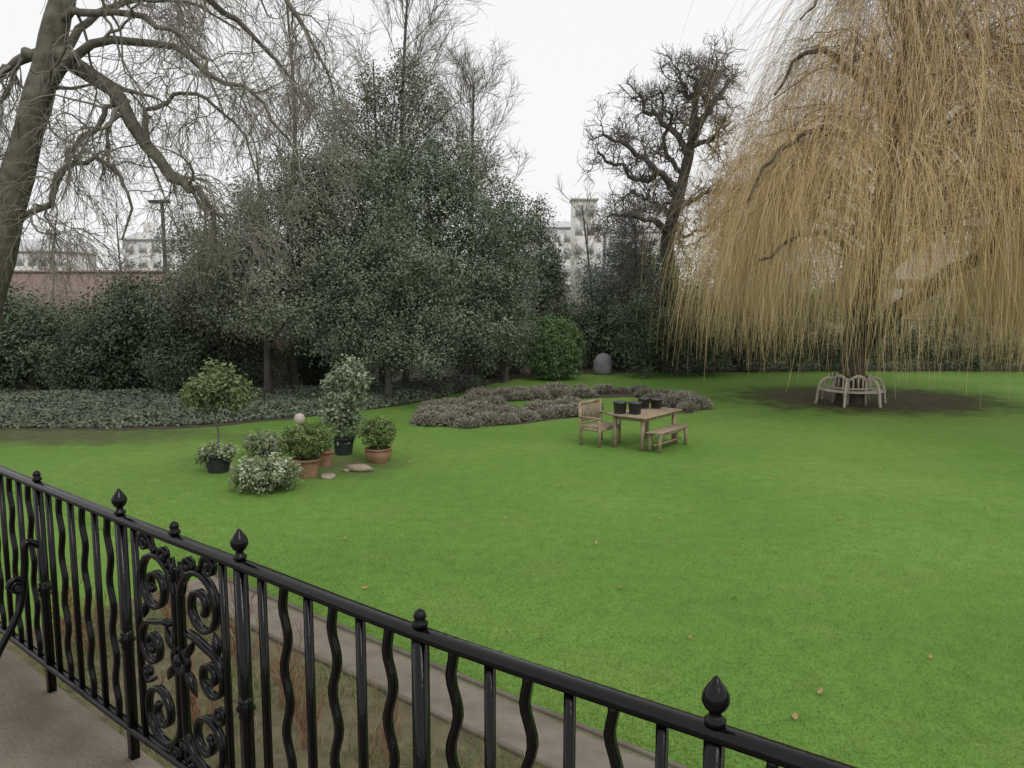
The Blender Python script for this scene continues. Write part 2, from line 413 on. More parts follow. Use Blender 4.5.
# ------------------------------------------------------------------ trees
YL = 19
tr = limbs_px([([(-45, 445, YL), (-24, 345, YL), (-2, 255, YL), (20, 165, YL), (42, 82, YL), (60, 8, YL), (80, -80, YL), (95, -190, YL)], .44, .2)], 30)[0]
lim = limbs_px([
    ([(52, 50, 19), (85, 72, 18.8), (122, 98, 18.4), (150, 150, 18), (180, 182, 17.7), (202, 192, 17.5), (214, 225, 17.4), (206, 268, 17.3)], .21, .03),
    ([(26, 140, 19), (58, 72, 18.5), (108, 42, 18.2), (165, 45, 18), (215, 75, 18), (262, 105, 18), (300, 160, 18)], .13, .02),
    ([(50, 50, 19), (22, 58, 19.5), (-10, 80, 20), (-45, 120, 20)], .16, .05),
    ([(74, -45, 19), (130, -35, 19.5), (200, -8, 20), (262, 42, 20.5), (312, 115, 21)], .15, .02),
    ([(8, 222, 19), (45, 208, 18.5), (62, 175, 18.2), (100, 160, 18), (130, 190, 17.8), (122, 240, 17.7)], .09, .02),
    ([(84, -110, 19), (160, -100, 19), (240, -60, 19), (300, 15, 19), (335, 95, 19)], .15, .02),
    ([(112, 92, 18.5), (98, 130, 18.2), (66, 160, 18), (48, 205, 17.9), (60, 250, 17.8)], .07, .015),
    ([(148, 145, 18), (150, 110, 18.3), (190, 92, 18.6), (235, 122, 18.8), (262, 185, 19)], .07, .015),
    ([(38, 100, 19), (70, 40, 20), (120, 5, 21), (180, 0, 21.5), (240, 30, 22)], .13, .02),
    ([(12, 190, 19), (-15, 165, 20), (-60, 150, 21)], .10, .03),
    ([(56, 20, 19), (95, 10, 18), (150, 20, 17.2), (200, 55, 16.8), (225, 120, 16.6)], .10, .015),
], 18)
bare_tree('bare_tree', 'big leaning bare tree with crooked drooping limbs at the left edge', tr, lim, dict(lv=[
    dict(c=12, t0=.12, t1=1, L=2.3, n=9, spread=1.0, up=.1, wig=.30, trop=-.07, rs=.42, rmin=.010, taper=.5),
    dict(c=7, t0=.12, t1=1, L=1.45, n=7, spread=.85, up=0, wig=.25, trop=-.14, rs=.5, rmin=.006),
    dict(c=6, t0=.1, t1=1, L=.9, n=5, spread=.7, up=-.15, wig=.20, trop=-.2, rs=.6, rmin=.0040)]), M['barkA'], M['twigA'], .005)

def simple_trunk(pts, r0, r1, n=24):
    return limbs_px([(pts, r0, r1)], n)[0]
lv_up = dict(trunk_from=.25, lv=[
    dict(c=52, t0=.15, t1=.98, L=4.4, n=10, spread=.85, up=.2, wig=.16, trop=.05, rs=.35, rmin=.009, taper=.6),
    dict(c=10, t0=.2, t1=1, L=1.7, n=6, spread=.65, up=.1, wig=.17, trop=.04, rs=.5, rmin=.006),
    dict(c=7, t0=.15, t1=1, L=.8, n=4, spread=.6, up=.1, wig=.17, trop=.03, rs=.6, rmin=.0042)])
bare_tree('bare_tree', 'wide bare crown rising out of the evergreens near the middle left', simple_trunk([(405, 393, 31), (408, 250, 31), (402, 120, 31), (410, -50, 31)], .16, .03), [], lv_up, M['barkD'], M['twigA'], .006)
lv2 = dict(trunk_from=.3, lv=[
    dict(c=40, t0=.15, t1=.98, L=3.8, n=9, spread=.85, up=.2, wig=.16, trop=.05, rs=.35, rmin=.009, taper=.55),
    dict(c=9, t0=.2, t1=1, L=1.4, n=6, spread=.65, up=.1, wig=.17, trop=.04, rs=.5, rmin=.006),
    dict(c=6, t0=.15, t1=1, L=.7, n=4, spread=.6, up=.1, wig=.17, trop=.03, rs=.6, rmin=.0042)])
bare_tree('bare_tree', 'fine twigged bare tree behind the right shoulder of the evergreens', simple_trunk([(468, 390, 32), (470, 250, 32), (474, 85, 32)], .12, .03), [], lv2, M['barkD'], M['twigA'], .006)
lv3 = dict(trunk_from=.3, lv=[
    dict(c=32, t0=.1, t1=.98, L=3.6, n=10, spread=.75, up=.25, wig=.16, trop=.04, rs=.33, rmin=.009, taper=.5),
    dict(c=8, t0=.2, t1=1, L=1.6, n=7, spread=.7, up=.05, wig=.18, trop=.02, rs=.5, rmin=.006),
    dict(c=5, t0=.15, t1=1, L=.8, n=5, spread=.6, up=.0, wig=.18, trop=0, rs=.6, rmin=.0042)])
bare_tree('bare_tree', 'bare tree with fine grey twigs between the leaning tree and the evergreens', simple_trunk([(295, 395, 28), (290, 250, 28), (295, 120, 28), (285, -20, 28)], .14, .03), [], lv3, M['barkA'], M['twigA'], .006)
lv4 = dict(trunk_from=.25, lv=[
    dict(c=30, t0=.1, t1=.98, L=2.6, n=8, spread=.9, up=.2, wig=.2, trop=.04, rs=.4, rmin=.012, taper=.5),
    dict(c=8, t0=.2, t1=1, L=1.2, n=6, spread=.7, up=.1, wig=.2, trop=.03, rs=.5, rmin=.009),
    dict(c=5, t0=.15, t1=1, L=.6, n=4, spread=.6, up=.1, wig=.2, trop=.02, rs=.6, rmin=.007)])
bare_tree('bare_tree', 'bushy bare tree between the knobbly tree and the willow', simple_trunk([(735, 372, 37), (732, 300, 37), (738, 200, 37)], .12, .03), [], lv4, M['barkD'], M['twigA'], .006)
bare_tree('bare_tree', 'bushy bare shrub tree at the left foot of the knobbly tree', simple_trunk([(640, 372, 36), (638, 310, 36), (634, 225, 36)], .10, .03), [], lv4, M['barkD'], M['twigA'], .006)
lv5 = dict(trunk_from=.3, lv=[
    dict(c=22, t0=.1, t1=.98, L=2.3, n=8, spread=.9, up=.2, wig=.2, trop=.04, rs=.4, rmin=.010, taper=.45),
    dict(c=7, t0=.2, t1=1, L=1.0, n=6, spread=.7, up=.1, wig=.2, trop=.03, rs=.5, rmin=.007),
    dict(c=5, t0=.15, t1=1, L=.5, n=4, spread=.6, up=.1, wig=.2, trop=.02, rs=.6, rmin=.006)])
bare_tree('bare_tree', 'thin bare tree in front of the slim white tower', simple_trunk([(590, 372, 41), (592, 300, 41), (582, 205, 41)], .09, .03), [], lv5, M['barkD'], M['twigA'], .006)
bare_tree('bare_tree', 'thin bare tree rising behind the brick wall at left', simple_trunk([(120, 372, 43), (122, 300, 43), (116, 215, 43)], .09, .03), [], lv5, M['barkD'], M['twigA'], .006)
bare_tree('bare_tree', 'thin bare tree rising behind the brick wall near the left edge', simple_trunk([(52, 372, 44), (48, 300, 44), (56, 220, 44)], .09, .03), [], lv5, M['barkD'], M['twigA'], .006)

YT = 34
tr = limbs_px([([(672, 378, YT), (673, 300, YT), (667, 245, YT), (679, 195, YT), (690, 150, YT), (694, 115, YT), (698, 80, YT)], .38, .10)], 26)[0]
lim = limbs_px([
    ([(680, 190, YT), (655, 168, YT-.5), (628, 145, YT-1), (602, 134, YT-1.2)], .17, .05),
    ([(690, 152, YT), (662, 122, YT+.5), (645, 106, YT+1), (640, 92, YT+1)], .15, .05),
    ([(694, 128, YT), (716, 102, YT), (729, 80, YT+.5)], .14, .05),
    ([(690, 148, YT), (712, 138, YT-.6), (728, 124, YT-1)], .12, .05),
    ([(670, 232, YT), (642, 218, YT-1), (612, 214, YT-1.5)], .14, .05),
    ([(676, 208, YT), (704, 196, YT), (732, 188, YT+1)], .13, .05),
    ([(697, 105, YT), (682, 84, YT), (677, 68, YT)], .11, .05),
    ([(660, 172, YT), (640, 180, YT), (612, 162, YT+1), (597, 152, YT+1)], .11, .05),
    ([(698, 92, YT), (710, 76, YT+.4), (718, 66, YT+.6)], .10, .05),
    ([(684, 175, YT), (665, 150, YT+1), (668, 118, YT+1.5), (660, 90, YT+1.5)], .11, .05),
    ([(690, 140, YT), (705, 118, YT-1), (702, 95, YT-1.4), (690, 72, YT-1.4)], .11, .05),
    ([(668, 240, YT), (690, 232, YT-.6), (716, 222, YT-1)], .10, .04),
    ([(670, 215, YT), (650, 200, YT+1), (630, 192, YT+1.6)], .10, .04)], 14)
bare_tree('pollard_tree', 'dark knobbly bare tree against the sky behind the hedge', tr, lim, dict(trunk_from=.2, lv=[
    dict(c=13, t0=.08, t1=1, L=1.25, n=8, spread=1.1, up=.12, wig=.42, trop=.04, rs=.42, rmin=.019, taper=.15),
    dict(c=8, t0=.12, t1=1, L=.70, n=6, spread=1.0, up=.12, wig=.4, trop=.04, rs=.5, rmin=.010, taper=.15),
    dict(c=5, t0=.1, t1=1, L=.44, n=4, spread=.9, up=.12, wig=.3, trop=.03, rs=.55, rmin=.006, taper=.2)]), M['barkP'], M['twigD'], .008, wob=.07)

# weeping willow
wb = G(851, 403.5); YW = float(wb[1])
tr = limbs_px([([(852, 407, YW), (852, 374, YW), (855, 335, YW), (866, 295, YW), (876, 240, YW), (886, 170, YW), (896, 100, YW), (908, 40, YW), (922, -10, YW), (930, -60, YW)], .42, .07)], 30)[0]
lim_spec = [
    ([(862, 350, YW), (890, 316, YW-.8), (925, 292, YW-1.6), (960, 268, YW-2.2), (990, 240, YW-2.6), (1020, 190, YW-2.8), (1050, 120, YW-3)], .29, .08),
    ([(892, 130, YW), (860, 80, YW-.6), (826, 52, YW-1.1), (798, 58, YW-1.4), (775, 95, YW-1.7)], .13, .03),
    ([(886, 170, YW), (850, 140, YW-1.2), (815, 130, YW-2.2), (780, 150, YW-2.8), (748, 200, YW-3.2)], .13, .03),
    ([(900, 85, YW), (940, 45, YW-.6), (985, 35, YW-1.2), (1030, 60, YW-1.6)], .14, .04),
    ([(876, 240, YW), (835, 205, YW+.5), (780, 190, YW+.8), (725, 215, YW+1), (695, 250, YW+1)], .11, .025),
    ([(880, 205, YW), (915, 160, YW-1.6), (950, 140, YW-3), (985, 165, YW-4)], .12, .03),
    ([(888, 160, YW), (900, 110, YW+1.5), (930, 85, YW+3), (970, 110, YW+4)], .11, .025),
    ([(910, 30, YW), (870, -10, YW+.5), (830, -12, YW+1), (800, 20, YW+1.2)], .11, .025),
    ([(870, 270, YW), (840, 240, YW-1.5), (800, 235, YW-3), (760, 260, YW-4)], .11, .03),
]
lim = limbs_px(lim_spec, 16)
wroot = thing('weeping_willow', 'weeping willow with golden hanging curtains of bare twigs at right', 'tree', wb)
t_r = tr[1].copy(); t_r[0] *= 1.35; t_r[1] *= 1.12
MB().tubes(tr[0], t_r, 12).build('trunk', M['barkW'], wroot, True, wb)
LPw = []
for p, r in lim:
    p = rough(p, .05); LPw.append(p); MB().tubes(p, r, 9).build('limb', M['barkW'], wroot, True, wb)
zz = [3.5, 4.8, 6.2, 8.2, 10.5, 12, 13.5]; rr = [6.3, 6.2, 5.9, 5.2, 4.3, 3.6, 2.3]
axis = lambda z: np.array([wb[0]+.6+(z/13)*1.2, wb[1], z])
NB = 210
br = []; dens = []; hem = []
for i in range(NB):
    ze = random.uniform(4.0, 8.2) if random.random() < .52 else random.uniform(8.2, 13.6)
    th = random.random()*2*math.pi
    re = np.interp(ze, zz, rr)*random.uniform(.6, 1.04)
    zs = min(12.2, ze*.62+1.6*random.random()+1.0); s0 = axis(zs); e = axis(ze)
    e = e+np.array([math.cos(th)*re, math.sin(th)*re, 0])
    m1 = s0+(e-s0)*.45+np.array([0, 0, .9+random.random()*1.1]); m2 = s0+(e-s0)*.8+np.array([0, 0, .7+random.random()*.5])
    s_ = rough(spline([s0, m1, m2, e], 12), .06); br.append(s_)
    # curtains: thick and thin sectors, and a hem that rises and falls around the tree
    sec = .5+.5*math.sin(th*7+1.3)*math.sin(th*3+ze*.5)
    dens.append((.26+.80*sec)*random.uniform(.55, 1.25))
    low_right = max(0, math.cos(th+.6))
    hem.append(max(.15, random.gammavariate(1.5, .85)*(1-.55*low_right)+.9*(1-sec)))
br = np.array(br); dens = np.array(dens); hem = np.array(hem)
brr = np.repeat(np.linspace(.036, .009, 12)[None], NB, 0)
mbw = MB(); mbw.tubes(br, brr, 4, t=np.full(NB, .35))
k1, r1 = kids(br, brr, 7, .3, 1, 1.25, 7, .9, .1, .22, -.12, .5, .005)
mbw.tubes(k1, r1, 3, t=rng.uniform(.3, .8, len(k1)))
k2, r2 = kids(k1, r1, 4, .2, 1, .8, 5, .8, .1, .25, -.02, .6, .004)
hi = k2[:, 0, 2] > 6.5; mbw.tubes(k2[hi], r2[hi], 3, t=rng.uniform(.4, 1, hi.sum()))
mbw.build('branch', M['twigW'], wroot, False, wb)
def withies(src, per, t0, name, rep, drop=.35):
    S, m = src.shape[:2]; par = np.repeat(np.arange(S), per); N = len(par)
    dn = np.repeat(dens, rep); hm = np.repeat(hem, rep)*rng.uniform(.7, 1.3, S)
    u = rng.uniform(t0, 1, N)*(m-1); i = np.clip(u.astype(int), 0, m-2); f = (u-i)[:, None]
    p = src[par, i]*(1-f)+src[par, i+1]*f
    out = nrm((p-np.array([wb[0]+.8, wb[1], 0]))*np.array([1, 1, 0]))
    d = nrm(out*rng.uniform(.05, .6, (N, 1))+rng.normal(size=(N, 3))*.25+np.array([0, 0, .05]))
    zend = np.clip(hm[par]+rng.gamma(1.2, .5, N), .15, 6.5)
    ln = np.maximum(p[:, 2]-zend, .4); ln = np.minimum(ln, rng.uniform(3.0, 9.5, N))
    bs = rng.normal(size=(S, 3))[par]*.08*np.array([1, 1, 0])
    n = 10; o = np.zeros((N, n, 3)); o[:, 0] = p; q = p.copy()
    for j in range(1, n):
        d = nrm(d+np.array([0, 0, -.52])+bs+rng.normal(size=(N, 3))*np.array([.075, .075, 0]))
        q = q+d*(ln/(n-1))[:, None]; o[:, j] = q
    R = np.repeat(np.linspace(.0043, .0027, n)[None], N, 0)
    hf = np.clip((o[:, :, 2]-7.0)/6.5, 0, 1)
    t = np.clip(rng.normal(.64, .17, N)[:, None]-.45*hf+rng.normal(0, .13, S)[par][:, None], 0, 1)
    keep = (rng.random(N) < dn[par]) & ~((p[:, 2] > 8.0) & (rng.random(N) < drop))
    MB().tubes(o[keep], R[keep], 3, t=t[keep]).build(name, M['willow'], wroot, False, wb)
withies(br, 16, .35, 'hanging_twigs', 1, .3)
withies(k1, 13, .4, 'hanging_twigs', 7, .25)

# evergreens
def evergreen(name, label, base, lobes, n, size, m, trunk_r=.15, top=None, clump=.30, per=55, shell=.45, cat='tree', group=None, stems=4, tvar=.24, aspect=.5, tbase=.45, leafname='crown', rag=0):
    base = np.array([base[0], base[1], 0.])
    root = thing(name, label, cat, base, group=group)
    cloud(ragged(lobes, rag) if rag else lobes, n, size, clump, per, aspect, shell, tvar=tvar, tbase=tbase).build(leafname, m, root, False, base)
    mb = MB(); ztop = top or max(l[2]+l[5]*.4 for l in lobes)
    tpts = np.array([base+np.array([0, 0, -.05]), base+np.array([.05, 0, ztop*.4]), base+np.array([-.1, .05, ztop])])
    mb.tubes(spline(tpts, 10), np.linspace(trunk_r, trunk_r*.2, 10), 8)
    for l in lobes:
        c = np.array(l[:3]); s = base+np.array([0, 0, min(c[2]*.5, ztop*.6)])
        mid = (s+c)/2+np.array([0, 0, .1]); mb.tubes(spline([s, mid, c+nrm(c-s)*l[3]*.3], 8), np.linspace(trunk_r*.5, .015, 8), 6)
    mb.build('trunk' if cat == 'tree' else 'stem', M['barkD'], root, True, base)
    return root
Y = 27
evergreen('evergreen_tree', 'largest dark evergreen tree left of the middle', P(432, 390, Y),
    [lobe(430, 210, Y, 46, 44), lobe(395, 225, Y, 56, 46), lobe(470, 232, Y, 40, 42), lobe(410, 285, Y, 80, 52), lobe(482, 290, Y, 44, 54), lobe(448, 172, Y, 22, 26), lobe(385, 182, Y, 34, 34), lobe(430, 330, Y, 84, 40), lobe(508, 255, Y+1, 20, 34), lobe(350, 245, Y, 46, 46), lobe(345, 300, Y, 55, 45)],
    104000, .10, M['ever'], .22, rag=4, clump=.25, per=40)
evergreen('evergreen_tree', 'pale olive evergreen tree beside the bare limbs left of the big evergreen', P(268, 395, 25.5),
    [lobe(268, 225, 25.5, 46, 42), lobe(232, 255, 25, 44, 45), lobe(300, 255, 25.5, 46, 48), lobe(265, 300, 25, 66, 35), lobe(290, 185, 26, 26, 26), lobe(322, 290, 25.3, 34, 40), lobe(315, 205, 26, 34, 40), lobe(330, 165, 26, 24, 28)],
    58000, .095, M['olive'], .14, tvar=.26, per=28, shell=.38, rag=4, clump=.24)
evergreen('evergreen_tree', 'thin feathery grey green evergreen rising behind the big evergreen', P(382, 385, 29),
    [lobe(365, 122, 29, 28, 34), lobe(350, 172, 29, 36, 38), lobe(350, 215, 29, 44, 45), lobe(395, 95, 29, 22, 30), lobe(340, 130, 29, 20, 26), lobe(425, 112, 29, 24, 32), lobe(455, 150, 29, 22, 28), lobe(480, 185, 29, 20, 28), lobe(400, 155, 29, 40, 30), lobe(405, 68, 29, 14, 20), lobe(365, 88, 29, 14, 20), lobe(502, 205, 29, 15, 22)],
    32000, .10, M['olive'], .12, per=13, shell=.3, clump=.22, tbase=.4, rag=5)
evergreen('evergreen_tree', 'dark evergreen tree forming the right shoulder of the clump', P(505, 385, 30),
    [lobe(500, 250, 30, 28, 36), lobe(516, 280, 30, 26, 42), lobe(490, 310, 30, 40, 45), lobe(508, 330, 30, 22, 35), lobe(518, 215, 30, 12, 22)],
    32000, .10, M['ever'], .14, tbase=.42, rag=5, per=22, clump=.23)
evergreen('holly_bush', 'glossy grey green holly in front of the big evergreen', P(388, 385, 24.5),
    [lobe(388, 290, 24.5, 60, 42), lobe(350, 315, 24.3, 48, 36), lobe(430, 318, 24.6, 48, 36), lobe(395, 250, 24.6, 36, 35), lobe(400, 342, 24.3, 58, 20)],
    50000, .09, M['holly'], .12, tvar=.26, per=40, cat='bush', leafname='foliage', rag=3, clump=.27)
evergreen('holly_bush', 'dull green bushy holly at the left end of the evergreen bank', P(212, 392, 27.5),
    [lobe(212, 280, 27.5, 40, 40), lobe(190, 305, 27.3, 42, 38), lobe(236, 315, 27.3, 48, 40), lobe(218, 245, 27.5, 22, 26)],
    28000, .10, M['olive'], .12, tvar=.26, per=34, cat='bush', leafname='foliage', tbase=.36, rag=3)
evergreen('evergreen_tree', 'narrow dark evergreen between the clump and the white tower', P(542, 376, 35.5),
    [lobe(540, 228, 35.5, 12, 26), lobe(544, 262, 35.5, 17, 30), lobe(538, 290, 35.5, 24, 36), lobe(551, 310, 35.5, 20, 32)],
    15000, .11, M['ever'], .12, shell=.35, per=24, tbase=.36, clump=.24, rag=3)
evergreen('evergreen_tree', 'soft blue green tree behind the hedge left of the knobbly tree', P(622, 372, 38),
    [lobe(625, 272, 38, 30, 28), lobe(600, 290, 38, 26, 26), lobe(645, 288, 38, 28, 32), lobe(630, 248, 38, 16, 20)],
    17000, .12, M['blue'], .12, shell=.35, per=20, clump=.25, rag=4)
evergreen('evergreen_bush', 'dark green bush hiding the foot of the knobbly tree', P(676, 374, 32.5),
    [lobe(676, 325, 32.5, 34, 45), lobe(652, 335, 32.3, 30, 36), lobe(702, 335, 32.5, 32, 38), lobe(672, 278, 32.6, 20, 32)],
    22000, .11, M['laurel'], .1, cat='bush', leafname='foliage', tbase=.5, rag=3)
bb = evergreen('evergreen_bush', 'blue green bush filling the gap between the knobbly tree and the willow', P(740, 372, 35),
    [lobe(740, 310, 35, 36, 40), lobe(715, 300, 35, 26, 34), lobe(775, 322, 35, 34, 34)],
    19000, .115, M['blue'], .1, cat='bush', leafname='foliage', tbase=.4, rag=2)
for k, px in enumerate((800, 850, 990, 1040, 1085)):
    g = P(px, 340, 43+(k % 3)); g[2] = 0
    o = dup(bb, g, k*1.9, 1.0+.12*((k*7) % 3), 'distant blue green bush beyond the low wall, seen through the willow'); o['group'] = 'bushes beyond the low wall'
# laurels at left
LB = 'dark evergreen laurel in the row beneath the bare trees at left'
gl = 'dark laurels at the left'
lv_ = []
for i in range(3):
    lb = [(0, 0, 1.5, 1.5, 1.3, 1.35), (.9*(-1)**i, .2, 1.0, 1.2, 1.1, .95), (-.8*(-1)**i, -.3, .9, 1.2, 1.1, .9), (.2, 0, 2.4, .9, .9, .75)]
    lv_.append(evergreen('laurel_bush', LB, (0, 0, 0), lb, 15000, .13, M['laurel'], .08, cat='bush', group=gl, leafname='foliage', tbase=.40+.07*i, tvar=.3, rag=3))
spots = [(-22, 395, .82, 0), (42, 392, .95, 1), (100, 393, .80, 2), (150, 390, 1.12, 0), (205, 392, .9, 1), (250, 390, .7, 2), (15, 379, 1.12, 2), (-60, 380, 1.05, 1), (135, 379, 1.2, 0), (76, 380, .98, 1)]
used = set()
for px, py, s, k in spots:
    g = G(px, py)
    if k not in used:
        used.add(k); lv_[k].location = g; lv_[k].scale = (s,)*3; lv_[k].rotation_euler = (0, 0, px*.1)
    else: dup(lv_[k], g, px*.1, s)
LB2 = 'dark shrub in the back border either side of the grey covered shape'
for px, py, s in ((596, 370, .9), (625, 371, 1.0), (655, 371, .9), (480, 380, .8), (330, 386, .6), (300, 388, .65), (506, 376, .6)):
    g = G(px, py)+np.array([0, 1.6, 0])
    lab = LB2 if px > 540 else 'low dark shrub in the shade under the evergreens'
    gr = 'dark shrubs in the back border' if px > 540 else 'low shrubs under the evergreens'
    o = dup(lv_[int(px) % 3], g, px*.37, s, lab); o.name = 'shrub'; o['group'] = gr
# hedge at right
hz = []
for px in range(700, 1190, 24):
    g = P(px, 345, 34.5); hh = 1.0+.4*random.random(); hz.append((g[0], g[1], .75*hh, 1.0, .8, .85*hh)); hz.append((g[0]+.4, g[1]+.2, 1.6*hh, .9, .7, .65*hh))
root = thing('hedge', 'long dark hedge along the back of the lawn behind the willow', 'hedge', (hz[0][0], hz[0][1], 0))
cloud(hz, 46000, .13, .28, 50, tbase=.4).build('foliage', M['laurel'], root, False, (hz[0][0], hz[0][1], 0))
# round bush
g = G(553.5, 379.5)+np.array([0, .1, 0])
evergreen('round_bush', 'rounded mid green dome of a bush at the back of the lawn', g,
    [(g[0], g[1], 1.22, 1.14, 1.0, 1.18), (g[0], g[1], 1.5, 1.0, .95, .95), (g[0], g[1], .75, 1.16, 1.05, .75)], 24000, .085, M['bright'], .07, clump=.09, per=20, shell=.16, cat='bush', leafname='foliage')

# ivy ground cover
near = [G(*p) for p in ((-120, 430), (0, 428), (110, 428), (200, 425), (300, 416), (350, 411), (400, 404.5), (445, 396), (478, 386.5))]
far = [G(*p) for p in ((-120, 398), (0, 396), (110, 396), (200, 394), (300, 391), (350, 389), (400, 386), (445, 382), (478, 380))]
N = 76000
near = np.array(near); far = np.array(far)
wts = np.array([np.linalg.norm(near[i+1]-near[i])*np.linalg.norm((far[i]+far[i+1]-near[i]-near[i+1])/2) for i in range(len(near)-1)])
i = rng.choice(len(wts), N, p=wts/wts.sum()); f = rng.random((N, 1))
a_ = near[i]*(1-f)+near[i+1]*f; c_ = far[i]*(1-f)+far[i+1]*f
w = rng.random(N)[:, None]**1.25; q = a_*(1-w)+c_*w
bumpy = .5+.5*np.sin(q[:, 0]*1.7+np.sin(q[:, 1]*2.3)*1.3)*np.sin(q[:, 1]*1.9+q[:, 0]*.6)
hgt = np.minimum(1, (w[:, 0])*9)*(.12+.14*bumpy)
q[:, 2] = .03+hgt*rng.random(N)**.4+rng.normal(0, .02, N).clip(0)
q[:, :2] += rng.normal(0, .06, (N, 2))
b = MB(); b.leaves(q, nrm(np.array([0, -.2, 1.0])+rng.normal(size=(N, 3))*.5), .105, .75, np.clip(rng.normal(.45, .17, N)+.25*(bumpy-.5), 0, 1))
tag(b.build('ivy_ground_cover', M['ivy']), 'low ivy carpet along the left edge of the lawn', 'ground cover', kind='stuff')

# heather bed
def bush_sprigs(n, r, h):
    d = nrm(rng.normal(size=(n, 3))); d[:, 2] = np.abs(d[:, 2])
    p0 = d*np.array([r*.85, r*.85, h*.75])*rng.uniform(.55, 1, (n, 1))
    dirn = nrm(d*.8+np.array([0, 0, .5])+rng.normal(size=(n, 3))*.4); ln = rng.uniform(.05, .12, (n, 1))
    e = p0+dirn*ln; P3 = np.stack([p0, (p0+e)/2+rng.normal(size=(n, 3))*.01, e], 1)
    mb = MB(); mb.tubes(P3, np.repeat(np.array([[.008, .014, .007]]), n, 0), 3, t=np.clip(rng.normal(.5, .2, n), 0, 1)[:, None]+np.array([[-.25, .03, .22]]))
    return mb
lab = 'low grey brown heather bush in the curved lawn bed'; grp = 'heather bushes in the lawn bed'
ring = []
def along(pts, step):
    pts = [G(*p) for p in pts]
    for a, c in zip(pts[:-1], pts[1:]):
        k = max(1, int(np.linalg.norm(c-a)/step))
        for j in range(k): ring.append(a+(c-a)*j/k)
along([(434, 424), (470, 426.5), (510, 422), (560, 416), (590, 413)], .45)
along([(431, 419), (470, 419), (520, 415), (570, 410), (598, 408)], .48)
along([(435, 412), (455, 406), (478, 401), (500, 398)], .5)
along([(447, 414), (475, 410), (500, 405)], .5)
along([(480, 397), (520, 396), (560, 394), (600, 393), (640, 392), (665, 393)], .55)
along([(470, 402), (500, 400), (560, 397), (600, 396)], .6)
along([(645, 397), (680, 398.5), (692, 403), (688, 410), (668, 412)], .5)
along([(655, 401), (682, 404), (674, 409)], .5)
bedpts = [G(*p) for p in ((425, 422), (441, 427.5), (512, 425), (600, 415), (603, 405), (580, 404), (520, 408), (505, 402), (560, 399.5), (635, 397), (660, 404), (656, 414), (693, 413.5), (701, 403), (684, 394), (636, 388.5), (520, 391), (468, 396), (427, 410))]
sheet('heather_bed', jag(bedpts, .3, .05), .012, M['soil'])
hroot = [bush_sprigs(950, .42, .36) for i in range(4)]
hobj = []
for i, p in enumerate(ring):
    p = p+np.array([rng.normal(0, .08), rng.normal(0, .08), 0]); s = random.uniform(.8, 1.35)
    if i < 4:
        o = hroot[i].build('heather_bush', M['heather']); tag(o, lab, 'bush', grp); hobj.append(o)
    else:
        o = hobj[i % 4].copy(); C.objects.link(o)
    o.location = p; o.rotation_euler = (0, 0, random.random()*6.28); o.scale = (s*1.1, s*1.1, s*random.uniform(.75, 1.1))

# ------------------------------------------------------------------ pots and potted plants
def small_cloud(lobes, n, size, clump, per, aspect=.55, shell=.35, tbase=.45, tvar=.3):
    return cloud(lobes, n, size, clump, per, aspect, shell, tbase=tbase, tvar=tvar)
def pot_profile(r, h, rim=.02, bulge=0.):
    return [(r*.70, 0), (r*(.78+bulge), h*.35), (r*(.9+bulge), h*.75), (r*.95, h*.86), (r+rim*.2, h*.87), (r+rim*.4, h), (r*.88, h), (r*.86, h*.86)]
def potted(name, label, px, py, r, h, potm, bulge=0.):
    g = G(px, py)+np.array([0, r*.7, 0])
    root = thing(name, label, 'potted plant', g)
    MB().lathe(pot_profile(r, h, bulge=bulge), seg=20, caps=False).build('pot', potm, root, True)
    MB().lathe([(.001, h*.9), (r*.87, h*.88)], seg=18, caps=False).build('soil', M['soil'], root)
    return root
r_ = potted('potted_tree', 'clipped ball headed small tree in a black tub at the left of the pots', 215, 474, .28, .36, M['dpot'])
mb = MB(); mb.tubes(spline([(0, 0, .3), (.02, .01, .8), (-.03, 0, 1.15), (.05, 0, 1.5)], 12), np.linspace(.022, .014, 12), 6)
for k in range(9):
    a = k*.7; mb.tubes(spline([(-.01, 0, 1.2), (.2*math.cos(a), .2*math.sin(a), 1.45), (.48*math.cos(a)+.04, .4*math.sin(a), 1.62+.15*math.sin(k*2.2))], 6), np.linspace(.011, .004, 6), 4)
mb.build('stem', M['barkA'], r_, True)
small_cloud([(.05, 0, 1.60, .58, .52, .33), (-.26, 0, 1.52, .40, .40, .28), (.36, .02, 1.52, .38, .38, .27), (.08, 0, 1.84, .38, .38, .24)], 4200, .08, .085, 13, tbase=.52).build('crown', M['box'], r_)
lb = small_cloud([(0, 0, .42, .33, .33, .12), (.2, -.12, .34, .19, .17, .16), (-.2, -.1, .34, .19, .17, .16)], 1500, .06, .05, 14)
lb.build('underplanting', M['varieg'], r_)
def mound(label, px, py, r, h, n, tb):
    g = G(px, py)+np.array([0, r*.8, 0]); root = thing('variegated_shrub', label, 'bush', g)
    small_cloud([(0, 0, h*.45, r*.92, r*.85, h*.5), (r*.3, 0, h*.4, r*.6, r*.6, h*.45), (-r*.35, -.05, h*.4, r*.6, r*.6, h*.42)], n, .06, .055, 14, tbase=tb, tvar=.34).build('foliage', M['varieg'], root)
    mb = MB()
    for k in range(9):
        a = k*.7; mb.tubes(spline([(0, 0, 0), (.3*r*math.cos(a), .3*r*math.sin(a), h*.35), (.75*r*math.cos(a), .75*r*math.sin(a), h*.7)], 6), np.linspace(.012, .004, 6), 4)
    mb.build('stem', M['barkD'], root)
mound('larger cream edged variegated shrub at the front of the pots', 257, 498, .64, .68, 5400, .46)
mound('smaller cream edged variegated shrub behind the front one', 260, 459, .44, .54, 2800, .45)
